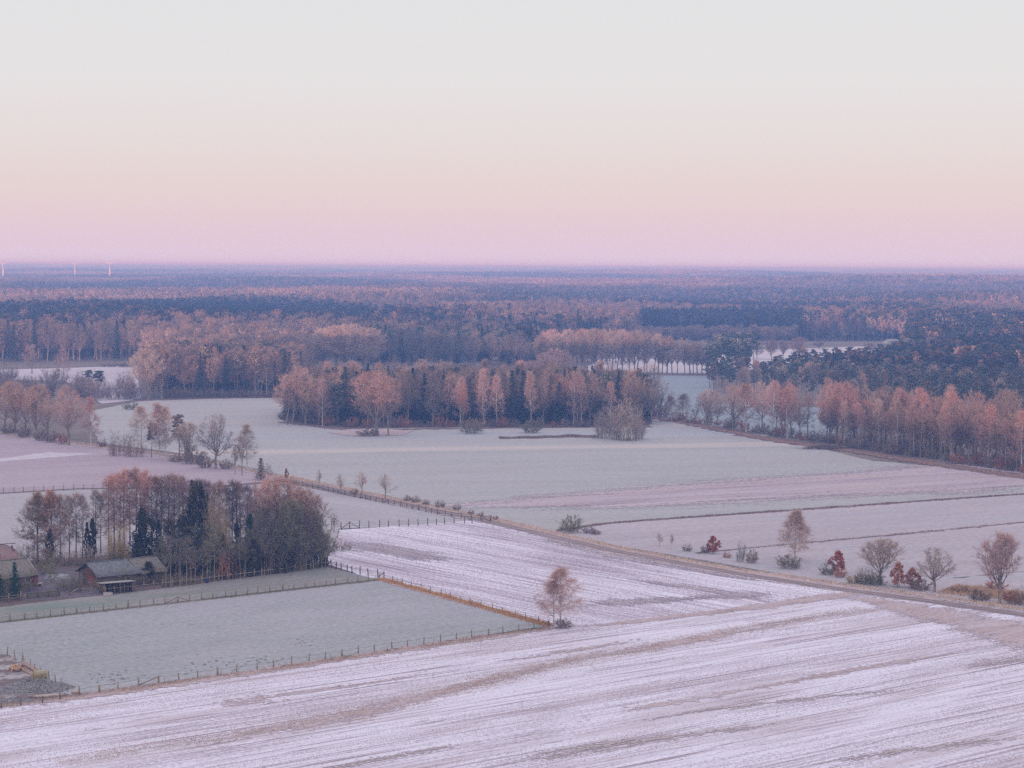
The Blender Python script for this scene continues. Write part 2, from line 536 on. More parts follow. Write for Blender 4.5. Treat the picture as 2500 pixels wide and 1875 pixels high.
m_yardgrass = field_mat("yard_grass", (0.200, 0.207, 0.200, 1), (0.400, 0.362, 0.389, 1), R(38), 0.5, 0.5, (40, 10), (14, 2.0), 0.7, k_grain=0.45, third=(0.160, 0.241, 0.210, 1), k_third=0.75, third_scale=(30, 9), seed=25.0)
m_snow_a = field_mat("snow_stubble_upper", (0.350, 0.270, 0.357, 1), FROST, R(-50), 0.62, 0.26, (75, 20), (26, 1.3), 0.5, rows=0.10, row_w=2.1, lines=[(45, 0.8, (0.30, 0.22, 0.27, 1), 0.85, 0.57), (20, 0.6, (0.31, 0.235, 0.28, 1), 0.7, 0.60)], k_patch=0.62, k_streak=0.42, k_grain=0.35, seed=31.0)
m_snow_b = field_mat("snow_stubble_lower", (0.350, 0.265, 0.341, 1), FROST, R(38), 0.80, 0.30, (60, 12), (18, 0.9), 0.42, rows=0.09, row_w=1.7, k_patch=0.55, k_streak=0.45, k_grain=0.5, seed=17.0,
                     third=(0.500, 0.396, 0.441, 1), k_third=0.6, third_scale=(45, 8), lines=[(40, 0.55, (0.31, 0.225, 0.27, 1), 0.9, 0.56), (9, 0.6, (0.28, 0.212, 0.25, 1), 0.8, 0.63), (25, 0.35, (0.33, 0.25, 0.30, 1), 0.7, 0.55)])
m_drygrass = field_mat("dry_grass", (0.400, 0.299, 0.320, 1), (0.620, 0.511, 0.557, 1), R(38), 0.52, 0.45, (22, 5), (7, 1.0), 0.55, k_grain=0.5, seed=41.0, third=(0.620, 0.579, 0.714, 1), k_third=0.5, third_scale=(16, 3), lines=[(7, 0.6, (0.260, 0.183, 0.189, 1), 0.7, 0.64)])
m_softgrass = field_mat("dry_grass_thin", (0.400, 0.299, 0.320, 1), (0.620, 0.511, 0.557, 1), R(38), 0.52, 0.45, (22, 5), (7, 1.0), 0.55, k_grain=0.5, seed=41.0, third=(0.620, 0.579, 0.714, 1), k_third=0.5, third_scale=(16, 3), lines=[(7, 0.6, (0.260, 0.183, 0.189, 1), 0.7, 0.64)], soft_edge=True)
m_softsoil = field_mat("bare_stubble", (0.30, 0.235, 0.285, 1), (0.56, 0.51, 0.60, 1), R(-48), 0.42, 0.3, (40, 12), (20, 1.2), 0.5, k_grain=0.5, seed=81.0, soft_edge=True)
m_softclod = field_mat("churned_soil", (0.37, 0.295, 0.32, 1), (0.58, 0.51, 0.56, 1), R(38), 0.42, 0.3, (20, 6), (8, 0.9), 0.45, k_grain=0.6, seed=82.0, soft_edge=True)
m_track = field_mat("track_soil", (0.290, 0.222, 0.226, 1), (0.470, 0.381, 0.404, 1), R(-50), 0.45, 0.4, (30, 3), (15, 0.8), 0.6, seed=51.0)
m_rut = field_mat("wheel_rut", (0.190, 0.140, 0.163, 1), (0.320, 0.251, 0.294, 1), R(-50), 0.45, 0.4, (30, 3), (10, 0.5), 0.5, seed=52.0)
m_yard = field_mat("yard_soil", (0.120, 0.097, 0.126, 1), (0.240, 0.198, 0.247, 1), R(38), 0.45, 0.4, (12, 6), (6, 2), 0.5, seed=53.0)
m_floor2 = field_mat("wood_floor", (0.100, 0.072, 0.074, 1), (0.250, 0.183, 0.179, 1), 0.3, 0.4, 0.4, (20, 14), (8, 4), 0.8, seed=61.0)
m_ditch = field_mat("ditch_edge", (0.180, 0.097, 0.105, 1), (0.300, 0.232, 0.242, 1), R(28), 0.4, 0.4, (20, 4), (8, 1), 0.5, seed=62.0)

# far fields first, near fields over them
sheet("meadow", [(215, 1004), (350, 977), (690, 968), (690, 1028), (850, 1046), (1100, 1042), (1580, 1040), (1400, 1028), (1560, 1012), (1700, 1040), (1870, 1062), (2130, 1125), (2620, 1168),
                 (2620, 1530), (2060, 1430), (1500, 1332), (1190, 1262), (690, 1160), (480, 1112), (240, 1080)], 0.0, m_meadow)
sheet("field_beyond_copse", [(1540, 1010), (1440, 990), (1440, 915), (1560, 914), (1735, 916), (1750, 985), (2120, 1000), (2120, 1090), (1870, 1058), (1700, 1036)], 0.02, m_teal)
sheet("field_behind_copse", [(640, 1000), (700, 935), (1000, 925), (1300, 905), (1470, 905), (1440, 1000)], 0.03, m_meadow)
sheet("far_snow_field", [(1410, 912), (1470, 872), (1530, 852), (1735, 854), (1745, 912)], 0.02, m_farsnow)
sheet("far_snow_strip", [(1740, 905), (1740, 856), (1960, 851), (2190, 842), (2200, 868), (1980, 880), (1900, 905)], 0.0, m_farsnow)
sheet("far_left_field", [(-80, 905), (170, 898), (335, 892), (345, 975), (250, 985), (160, 930), (-80, 925)], 0.0, m_farsnow)
sheet("left_field", [(-80, 1048), (0, 1060), (240, 1092), (480, 1124), (690, 1172), (500, 1190), (210, 1192), (-80, 1208)], 0.02, m_leftfield)
sheet("snow_patch", [(-60, 1128), (0, 1119), (120, 1104), (245, 1108), (170, 1114), (60, 1122), (-60, 1136)], 0.04, m_farsnow, 0.8)
sheet("small_paddock", [(-80, 1211), (210, 1195), (500, 1193), (690, 1178), (1188, 1277), (826, 1292), (795, 1378), (40, 1402), (-80, 1402)], 0.02, m_midpad)
strip("rough_pasture", [(1010, 1238), (1300, 1228), (1600, 1213), (1900, 1193), (2300, 1170), (2750, 1145)], lambda t: 12 + 100 * t ** 0.6, 0.055, m_softbands, 1.0, seed=21, step=4.0)
sheet("ditch_field", [(1345, 1302), (1475, 1281), (1640, 1268), (2100, 1236), (2620, 1200), (2620, 1515), (2060, 1428), (1500, 1332)], 0.045, m_ditch_field)
sheet("upper_snow_field", [(795, 1378), (826, 1294), (1190, 1268), (1500, 1338), (1800, 1392), (2060, 1432), (2085, 1456), (1800, 1494), (1400, 1540), (1345, 1536), (930, 1421)], 0.02, m_snow_a)
sheet("yard_grass", [(-80, 1490), (250, 1452), (500, 1424), (795, 1384), (930, 1415), (500, 1463), (0, 1520), (-80, 1528)], 0.04, m_yardgrass)
sheet("paddock", [(-80, 1530), (0, 1521), (500, 1465), (930, 1417), (1340, 1530), (1000, 1580), (600, 1640), (170, 1700), (-80, 1735)], 0.04, m_paddock)
sheet("grove_floor", [(-80, 1402), (40, 1372), (500, 1340), (730, 1340), (800, 1382), (500, 1424), (250, 1454), (-80, 1492)], 0.05, m_floor2)
sheet("farmyard", [(60, 1440), (100, 1392), (250, 1385), (255, 1438), (250, 1454), (60, 1468)], 0.07, m_yard)
sheet("lower_snow_field", [(-80, 1733), (0, 1721), (600, 1645), (1345, 1534), (1400, 1528), (1800, 1484), (2050, 1442), (2620, 1502), (2620, 2010), (-80, 2010)], 0.02, m_snow_b)
strip("field_margin", [(1380, 1535), (1600, 1511), (1800, 1488), (2080, 1452), (2210, 1452)], lambda t: 3.2 + 6 * t, 0.085, m_softgrass, 0.4, seed=22, step=1.0)
strip("corner_grass", [(2030, 1452), (2140, 1466), (2330, 1508), (2500, 1552), (2750, 1610)], lambda t: 5 + 30 * t ** 0.8, 0.09, m_softgrass, 0.6, seed=23, step=1.2)
sheet("copse_floor", [(685, 1025), (690, 1018), (730, 1000), (1000, 992), (1500, 998), (1600, 1005), (1585, 1040), (1400, 1041), (1100, 1043), (850, 1047)], 0.05, m_floor2)
sheet("round_tree_island", [(800, 1056), (850, 1049), (950, 1048), (1010, 1053), (985, 1063), (860, 1065)], 0.07, m_drygrass, 0.5)
strip("verge_strip", [(150, 1868), (420, 1822), (700, 1775), (900, 1738), (1160, 1672), (1400, 1614), (1700, 1560), (1960, 1513), (2120, 1488)], lambda t: (8.0 + 2.2 * math.sin(t * 9) + 1.2 * math.sin(t * 31)), 0.085, m_softgrass, 0.75, seed=3, step=0.7, dens=0.62)
strip("thin_verge_strip", [(1300, 1775), (1600, 1722), (1900, 1672), (2200, 1618), (2450, 1572)], lambda t: 4.2 + 1.6 * math.sin(t * 12), 0.085, m_softgrass, 0.55, seed=4, step=0.7, dens=0.6)
strip("bare_patch", [(800, 1318), (950, 1343), (1120, 1382)], 17, 0.085, m_softsoil, 0.6, seed=31, step=1.5, dens=0.6)
strip("bare_patch", [(1330, 1492), (1500, 1474), (1700, 1462), (1960, 1442)], 13, 0.087, m_softsoil, 0.6, seed=32, step=1.5, dens=0.6)
strip("bare_patch", [(1240, 1294), (1500, 1357), (1800, 1412), (2050, 1450)], 7, 0.089, m_softsoil, 0.6, seed=33, step=1.5, dens=0.6)
strip("bare_patch", [(1500, 1410), (1700, 1437), (1850, 1462)], 5, 0.083, m_softsoil, 0.6, seed=34, step=1.5, dens=0.6)
strip("dry_patch", [(380, 1742), (620, 1706), (900, 1668), (1150, 1630)], lambda t: 7 + 3 * math.sin(t * 7), 0.092, m_softgrass, 0.6, seed=35, step=1.2, dens=0.52)
strip("dry_patch", [(1100, 1628), (1350, 1596), (1650, 1550)], 4.5, 0.094, m_softgrass, 0.6, seed=36, step=1.2, dens=0.52)
strip("churned_patch", [(1150, 1885), (1400, 1835), (1700, 1795), (2000, 1760)], lambda t: 8 + 3 * math.sin(t * 8), 0.096, m_softclod, 0.6, seed=37, step=1.2, dens=0.5)
strip("churned_patch", [(1500, 1770), (1750, 1735), (2050, 1700), (2300, 1672)], 4.0, 0.098, m_softclod, 0.6, seed=38, step=1.2, dens=0.5)
strip("churned_patch", [(2330, 1640), (2430, 1622), (2620, 1598)], 9, 0.10, m_softclod, 0.6, seed=39, step=1.2, dens=0.5)
strip("churned_patch", [(700, 1900), (950, 1850), (1200, 1800)], 5, 0.099, m_softclod, 0.6, seed=40, step=1.2, dens=0.5)
strip("churned_patch", [(1900, 1880), (2200, 1830), (2560, 1790)], 6, 0.097, m_softclod, 0.6, seed=41, step=1.2, dens=0.5)
strip("hedge_strip", [(-80, 1046), (0, 1058), (240, 1090), (480, 1121), (690, 1166)], 5.5, 0.08, m_drygrass, 0.5, seed=5)
strip("track_verge", [(690, 1166), (1190, 1271), (1500, 1343), (1800, 1399), (2060, 1438), (2300, 1470), (2640, 1520)], 11.0, 0.095, m_softgrass, 0.8, seed=6, step=0.9)
strip("track", [(690, 1166), (1190, 1271), (1500, 1343), (1800, 1399), (2060, 1438), (2300, 1470), (2640, 1520)], 3.4, 0.115, m_track, 0.15, off=-0.9, seed=7)
for k, off in enumerate((-1.7, -0.1)):
    strip("wheel_rut", [(690, 1166), (1190, 1271), (1500, 1343), (1800, 1399), (2060, 1438), (2300, 1470), (2640, 1520)], 0.55, 0.13, m_rut, 0.08, off=off, seed=8 + k)
strip("south_verge", [(-80, 1737), (0, 1727), (600, 1646), (1000, 1586), (1360, 1532)], 5.0, 0.10, m_softgrass, 0.6, seed=10, step=0.8)
strip("east_verge", [(925, 1414), (1140, 1473), (1345, 1530)], 3.6, 0.10, m_softgrass, 0.3, seed=11)
strip("ditch_bank", [(1360, 1297), (1470, 1280), (1640, 1267), (2100, 1235), (2620, 1199)], 1.8, 0.07, m_ditch, 0.5, seed=12, step=1.0)
strip("ditch_bank", [(1700, 1352), (1860, 1337), (2200, 1305), (2620, 1265)], 0.8, 0.07, m_ditch, 0.35, seed=13, step=1.0)
strip("ditch_bank", [(2330, 1412), (2430, 1403), (2620, 1385)], 0.5, 0.07, m_ditch, 0.3, seed=14)
strip("reed_bank", [(1220, 1071), (1300, 1070), (1400, 1066), (1460, 1068)], 4.0, 0.06, m_ditch, 0.8, seed=15)
strip("hedge_strip", [(1560, 1014), (1640, 1024), (1760, 1050), (1900, 1075), (2060, 1098), (2200, 1120), (2500, 1165), (2640, 1185)], 9.0, 0.08, m_ditch, 0.8, seed=16)
strip("hedge_strip", [(1280, 906), (1470, 909), (1600, 915), (1740, 917)], 8.0, 0.05, m_ditch, 0.8, seed=17)
strip("wood_edge", [(330, 977), (520, 972), (720, 969)], 10.0, 0.06, m_ditch, 0.8, seed=18)
strip("wood_edge", [(690, 1030), (850, 1050), (1100, 1046), (1590, 1041)], 6.0, 0.07, m_ditch, 0.8, seed=19)


def tufts(name, px, width, n, h, cols, label, cat, seed, wid=0.10, lean=0.35):
    """tall dry grass along a line: stuff"""
    rng = np.random.default_rng(seed)
    pts = np.array([p[:] for p in path_pts(px, 1.0)])
    i = rng.integers(0, len(pts) - 1, n)
    d = pts[i + 1] - pts[i]; d /= np.linalg.norm(d, axis=1)[:, None] + 1e-9
    nr = np.stack([-d[:, 1], d[:, 0], np.zeros(n)], 1)
    c = pts[i] + d * rng.uniform(0, 1, (n, 1)) + nr * (rng.normal(0, 0.33, (n, 1)) * width)
    c[:, 2] = 0.06
    clump = 0.5 + 0.5 * np.sin(c[:, 0] * 0.6 + seed) * np.sin(c[:, 1] * 0.37)
    k = 5
    S = np.repeat(c, k, 0) + np.concatenate([rng.normal(0, 0.22, (n * k, 2)), np.zeros((n * k, 1))], 1)
    D = rng.normal(0, lean, (n * k, 3)); D[:, 2] = 1
    L = h * rng.uniform(0.4, 1.15, n * k) * np.repeat(0.55 + 0.6 * clump, k)
    mb = MB(); mb.twigs(S, D, L, wid * rng.uniform(.6, 1.4, n * k), rng)
    o = mb.build(name, MATS["twig"])
    o.color = cols
    return tag(o, label, cat, kind="stuff")


def in_polygon(X, Y, poly):
    c = np.zeros(len(X), bool)
    for (x1, y1), (x2, y2) in zip(poly, poly[1:] + poly[:1]):
        if y1 == y2: continue
        c ^= ((y1 > Y) != (y2 > Y)) & (X < (x2 - x1) * (Y - y1) / (y2 - y1) + x1)
    return c


def stubble(px, deg, row, step, h, wid, keep, colour, label, seed):
    """rows of cut stalks and clods standing out of the rime: stuff"""
    rng = np.random.default_rng(seed)
    poly = [(p.x, p.y) for p in poly_ground(px)]
    ca, sa = math.cos(R(deg)), math.sin(R(deg))
    u = [x * ca + y * sa for x, y in poly]; v = [-x * sa + y * ca for x, y in poly]
    U, V = np.meshgrid(np.arange(min(u), max(u), step), np.arange(min(v), max(v), row))
    U = U + rng.uniform(-step / 2, step / 2, U.shape); V = V + rng.normal(0, row * 0.10, U.shape) + 0.5 * np.sin(U / 37)
    U, V = U.ravel(), V.ravel()
    dens = 0.5 + 0.28 * np.sin(V * 0.31 + 1.3 * np.sin(U / 60)) + 0.22 * np.sin(U / 23 + V * 0.9) + 0.25 * np.sin(V * 2.1 + U / 90) + rng.normal(0, 0.2, len(U))
    m = dens > 1 - keep
    U, V = U[m], V[m]
    X, Y = U * ca - V * sa, U * sa + V * ca
    m = in_polygon(X, Y, poly)
    X, Y = X[m], Y[m]
    n = len(X)
    S = np.stack([X, Y, np.full(n, 0.05)], 1)
    S = np.repeat(S, 2, 0) + np.concatenate([rng.normal(0, 0.07, (2 * n, 2)), np.zeros((2 * n, 1))], 1)
    D = rng.normal(0, 0.5, (2 * n, 3)); D[:, 2] = 1
    mb = MB(); mb.twigs(S, D, h * rng.uniform(0.4, 1.3, 2 * n), wid * rng.uniform(0.6, 1.5, 2 * n), rng)
    o = mb.build("stubble", MATS["twig"]); o.color = colour
    return tag(o, label, "stubble", kind="stuff")


twig_mat("twig")
twig_mat("needle", frost=0.18)
twig_mat("dark_needle")
twig_mat("leaf", frost=0.03)
tint_mat("far_tree")

# ------------------------------------------------------------------ trees: one mesh for trunk and limbs, one for the crown
bark_mat("bark_grey", (0.20, 0.17, 0.145, 1), (0.36, 0.315, 0.27, 1))
bark_mat("bark_dark", (0.07, 0.06, 0.06, 1), (0.15, 0.13, 0.125, 1))
bark_mat("bark_birch", (0.62, 0.58, 0.55, 1), (0.16, 0.14, 0.14, 1), 1.6, (1, 1, 2.2), 0.52, 0.66)
bark_mat("bark_pine", (0.16, 0.11, 0.09, 1), (0.33, 0.20, 0.14, 1))
bark_mat("bark_moss", (0.24, 0.20, 0.135, 1), (0.42, 0.35, 0.24, 1))

PROF = {
    "round": lambda t: math.sqrt(max(0.0, 1 - (1.75 * t - 0.75) ** 2)) if t > 0.43 else 0.72 + 0.28 * min(1, t / 0.43),
    "dome": lambda t: math.sqrt(max(0.0, 1 - (1.25 * t - 0.25) ** 2)),
    "egg": lambda t: max(0.05, math.sin(math.pi * min(1, (0.12 + 0.88 * t)) ** 0.8)) ** 0.75,
    "tall": lambda t: 0.45 + 0.55 * math.sin(math.pi * min(1, 0.15 + t * 0.85)) ** 0.8 if t < 0.95 else 0.35,
    "vase": lambda t: 0.35 + 0.65 * t if t < 0.72 else 0.9 * math.sqrt(max(0.02, 1 - ((t - 0.72) / 0.28) ** 2)),
}


def walk(p, d, maxlen, step, up, wob, inside, rng):
    """a bending branch until it is long enough or leaves the crown's outline"""
    pts = [p]
    L = 0.0
    while L < maxlen:
        d = d + np.array([rng.gauss(0, wob), rng.gauss(0, wob), rng.gauss(0, wob) + up])
        d = d / math.sqrt(d @ d)
        q = pts[-1] + d * step
        if not inside(q) and len(pts) > 1: break
        pts.append(q); L += step
    return pts, d


def bare_tree(seed, H=20.0, zb=5.0, Rw=6.0, prof="round", style="fork", n1=9, n2=8, n3=6, nt=8, el=(20, 70), up=0.05, tw=(0.5, 1.3), tww=0.05, droop=0.0, r0=0.32, lean=0.0, fork_z=0.32,
              stems=1, spread=0.0, bark="bark_grey", limb_mat=None, fine=True):
    rng = random.Random(seed); nrng = np.random.default_rng(seed)
    T, C = MB(), MB()
    ph = [rng.uniform(0, 6.28) for _ in range(4)]
    pf = PROF[prof]

    def inside(q, k=1.0):
        t = (q[2] - zb) / (H - zb)
        if t > 1: return False
        az = math.atan2(q[1], q[0])
        rr = Rw * pf(max(0.0, t)) * (1 + 0.16 * math.sin(2 * az + ph[0] + 2 * t) + 0.10 * math.sin(5 * az + ph[1] + 5 * t) + 0.08 * math.sin(9 * t + ph[2] + az))
        return math.hypot(q[0], q[1]) < rr * k

    limbs = []
    for s in range(stems):
        a = rng.uniform(0, 6.28)
        base = np.array([math.cos(a), math.sin(a), 0]) * (spread * 0.4 * rng.random() if stems > 1 else 0)
        ln = np.array([math.cos(a), math.sin(a), 0]) * (lean if stems == 1 else spread * rng.uniform(0.15, 0.5) / H * 2)
        top = H * (0.97 if style == "pole" else fork_z + rng.uniform(0.0, 0.05)) * (rng.uniform(0.8, 1.0) if stems > 1 else 1)
        n = 8 if style == "pole" else 5
        rs = r0 * (1.0 if stems == 1 else rng.uniform(0.5, 0.9))
        tp = []
        wx = 0.0; wy = 0.0
        for k in range(n + 1):
            f = k / n
            wx += rng.gauss(0, 0.012) * H / n * 3; wy += rng.gauss(0, 0.012) * H / n * 3
            tp.append(base + ln * H * f + np.array([wx * f, wy * f, top * f]))
        end = 0.12 if style == "pole" else 0.72
        rad = [rs * ((1.25 if k == 0 else 1.0) - (1 - end) * (k / n)) for k in range(n + 1)]
        T.tube(tp, rad, 6)
        az0 = rng.uniform(0, 6.28)
        for i in range(n1):
            f = (i + 0.5) / n1
            if style == "pole":
                z0 = zb * 0.85 + (top - zb * 0.85) * f ** 0.9
                k = z0 / top * n; k0 = min(n - 1, int(k)); p = tp[k0] + (tp[k0 + 1] - tp[k0]) * (k - k0)
                e = el[0] + (el[1] - el[0]) * f
                r1 = rs * max(0.12, (1 - z0 / H)) * 0.45
            else:
                p = tp[-1] - np.array([0, 0, top * 0.28 * rng.random() * (1 if i else 0)])
                e = el[0] + (el[1] - el[0]) * (f if i else 1.0)
                r1 = rs * rng.uniform(0.3, 0.52)
            az = az0 + i * 2.4 + rng.gauss(0, 0.25)
            e = math.radians(e + rng.gauss(0, 6))
            d = np.array([math.cos(az) * math.cos(e), math.sin(az) * math.cos(e), math.sin(e)])
            pts, dd = walk(p, d, H, H / 22, up, 0.10, inside, rng)
            if len(pts) < 3: pts = [p, p + d * H / 40, p + d * H / 22]
            rr = np.linspace(r1, max(0.02, r1 * 0.22), len(pts))
            T.tube(pts, rr, 4)
            limbs.append((pts, r1))
        if style == "pole":
            limbs.append((tp[int(n * 0.75):], rs * 0.2))
    S, D, L = [], [], []
    fineS, fineD, fineL, fineW = [], [], [], []
    for pts, r1 in limbs:
        m = len(pts)
        Ltot = H / 22 * (m - 1)
        for j in range(n2):
            f = 0.18 + 0.82 * (j + rng.random()) / n2
            k = f * (m - 1); k0 = min(m - 2, int(k)); p = pts[k0] + (pts[k0 + 1] - pts[k0]) * (k - k0)
            ax = pts[k0 + 1] - pts[k0]; ax = ax / (math.sqrt(ax @ ax) + 1e-9)
            rv = np.array([rng.gauss(0, 1), rng.gauss(0, 1), rng.gauss(0, 0.8)]); rv -= ax * (rv @ ax); rv /= math.sqrt(rv @ rv) + 1e-9
            d = ax * 0.75 + rv * 0.8 + np.array([0, 0, up * 2])
            d /= math.sqrt(d @ d)
            p2, _ = walk(p, d, max(H * 0.06, Ltot * rng.uniform(0.28, 0.5) * (1.15 - 0.5 * f)), H / 28, up * 0.7 - droop * 0.3, 0.16, inside, rng)
            if len(p2) < 2: p2 = [p, p + d * H / 28]
            w2 = max(0.035, r1 * 0.4)
            if fine: C.tube(p2, np.linspace(w2 * 0.55, 0.016, len(p2)), 3)
            else:
                fineS.append(p2[0]); fineD.append(p2[-1] - p2[0]); fineL.append(np.linalg.norm(p2[-1] - p2[0])); fineW.append(w2)
            m2 = len(p2)
            for q in range(n3):
                f3 = 0.1 + 0.9 * (q + rng.random()) / n3
                k = f3 * (m2 - 1); k0 = min(m2 - 2, int(k)); pp = p2[k0] + (p2[k0 + 1] - p2[k0]) * (k - k0)
                ax3 = p2[k0 + 1] - p2[k0]; ax3 = ax3 / (math.sqrt(ax3 @ ax3) + 1e-9)
                d3 = ax3 * 0.7 + np.array([rng.gauss(0, 0.55), rng.gauss(0, 0.55), rng.gauss(0, 0.5) + up * 2 - droop])
                d3 /= math.sqrt(d3 @ d3)
                l3 = H * rng.uniform(0.035, 0.075)
                fineS.append(pp); fineD.append(d3); fineL.append(l3); fineW.append(0.05 if fine else 0.12)
                for _ in range(nt):
                    u = rng.random()
                    S.append(pp + d3 * l3 * u); D.append(d3 * 0.8 + np.array([rng.gauss(0, 0.55), rng.gauss(0, 0.55), rng.gauss(0, 0.5) + up * 3 - droop * 2.2])); L.append(rng.uniform(*tw))
    S, D, L = np.array(S), np.array(D), np.array(L)
    C.twigs(np.array(fineS), np.array(fineD), np.array(fineL), np.array(fineW), nrng)
    C.twigs(S, D, L, tww * nrng.uniform(0.6, 1.3, len(S)), nrng)
    return T, C, H, Rw


def clumps(C, centres, rad, n, size, nrng, squash=0.55, flat=0.3):
    for c, r in zip(centres, rad):
        a = nrng.normal(size=(n, 3)); a /= np.linalg.norm(a, axis=1)[:, None]
        a *= (nrng.random((n, 1)) ** 0.45)
        a[:, 2] *= squash
        C.leaves(np.asarray(c) + a * r, size, nrng, flat, a + np.array([0, 0, 0.15]))


def pine_tree(seed, H=19.0, crown=0.5, Rw=4.2, n1=20, ncl=70, size=0.38, bark="bark_pine", r0=0.26, fine=True):
    rng = random.Random(seed); nrng = np.random.default_rng(seed)
    T, C = MB(), MB()
    n = 8; wx = wy = 0.0; tp = []
    for k in range(n + 1):
        wx += rng.gauss(0, 0.18); wy += rng.gauss(0, 0.18)
        tp.append(np.array([wx * k / n * 1.5, wy * k / n * 1.5, H * 0.95 * k / n]))
    T.tube(tp, [r0 * (1.2 if k == 0 else 1 - 0.8 * k / n) for k in range(n + 1)], 6 if fine else 4)
    cen, rad = [], []
    for i in range(n1):
        f = (i + rng.random()) / n1
        z = H * (1 - crown + crown * 0.97 * f)
        k = min(n - 1, int(z / (H * 0.95) * n)); t = z / (H * 0.95) * n - k; p = tp[k] + (tp[k + 1] - tp[k]) * min(1, t)
        az = i * 2.4 + rng.gauss(0, 0.4)
        rl = Rw * (1.05 - 0.75 * f ** 1.6) * rng.uniform(0.55, 1.1) * (0.65 if f < 0.12 else 1)
        e = math.radians(rng.uniform(-5, 30) + 25 * f)
        d = np.array([math.cos(az) * math.cos(e), math.sin(az) * math.cos(e), math.sin(e)])
        tip = p + d * rl
        T.tube([p, p + d * rl * 0.5 + np.array([0, 0, -0.1]), tip], [r0 * 0.25, r0 * 0.17, 0.03], 3)
        for q in range(3 if fine else 2):
            cen.append(tip - d * rl * rng.uniform(0.0, 0.55) + np.array([rng.gauss(0, .5), rng.gauss(0, .5), rng.gauss(0.25, .25)])); rad.append(rng.uniform(0.75, 1.35) * Rw / 4.2)
    cen.append(tp[-1]); rad.append(1.1)
    clumps(C, cen, rad, ncl, size, nrng, 0.5, 0.35)
    return T, C, H, Rw


def spruce_tree(seed, H=20.0, Rw=3.4, zb=1.5, nl=26, nb=9, size=0.5, bark="bark_dark", r0=0.22):
    rng = random.Random(seed); nrng = np.random.default_rng(seed)
    T, C = MB(), MB()
    T.tube([(0, 0, 0), (0.05, 0, H * 0.5), (0, 0, H * 0.99)], [r0, r0 * 0.6, 0.03], 5)
    P = []
    for i in range(nl):
        f = i / nl
        z = zb + (H - zb) * f
        rl = Rw * (1 - f) ** 0.85 * rng.uniform(0.8, 1.15) + 0.15
        for b in range(nb):
            az = b * 6.283 / nb + i * 1.1 + rng.gauss(0, 0.2)
            l_ = rl * rng.uniform(0.6, 1.12)
            m = max(3, int(l_ / 0.38))
            t = (np.arange(m) + nrng.random(m)) / m
            dz = 0.25 * t * l_ - 0.55 * t ** 2 * l_
            P.append(np.stack([np.cos(az) * t * l_ + nrng.normal(0, 0.12, m), np.sin(az) * t * l_ + nrng.normal(0, 0.12, m), z + dz + nrng.normal(0, .12, m)], 1))
    P = np.concatenate(P)
    C.leaves(P, size, nrng, 0.15, np.stack([P[:, 0], P[:, 1], 0.5 * np.ones(len(P))], 1), 0.6)
    return T, C, H, Rw


def leafy_tree(seed, H=12.0, Rw=4.5, zb=0.8, ncl=46, npc=95, size=0.33, prof="dome", stems=5, r0=0.16, bark="bark_dark", shell=0.55):
    """dense crown of leaf clumps: ivy-clad or evergreen trees, red-leaved oaks"""
    rng = random.Random(seed); nrng = np.random.default_rng(seed)
    T, C = MB(), MB()
    pf = PROF[prof]; ph = rng.uniform(0, 6)
    cen, rad = [], []
    for i in range(ncl):
        t = (i + rng.random()) / ncl
        z = zb + (H - zb) * t * 0.95
        az = i * 2.4 + rng.gauss(0, 0.5)
        rr = Rw * pf(t) * (1 + 0.2 * math.sin(3 * az + ph)) * (shell + (1 - shell) * rng.random() ** 0.5) * 0.86
        cen.append(np.array([math.cos(az) * rr, math.sin(az) * rr, z])); rad.append(Rw * rng.uniform(0.2, 0.36))
    for s in range(stems):
        c = cen[int(ncl * (0.35 + 0.6 * rng.random()))]
        b = np.array([rng.gauss(0, 0.12), rng.gauss(0, 0.12), 0]) * Rw * (0.3 if stems == 1 else 1)
        T.tube([b, b * 0.6 + c * np.array([.35, .35, .5]), c], [r0, r0 * 0.7, 0.04], 5)
    clumps(C, cen, rad, npc, size, nrng, 0.85, 0.0)
    return T, C, H, Rw


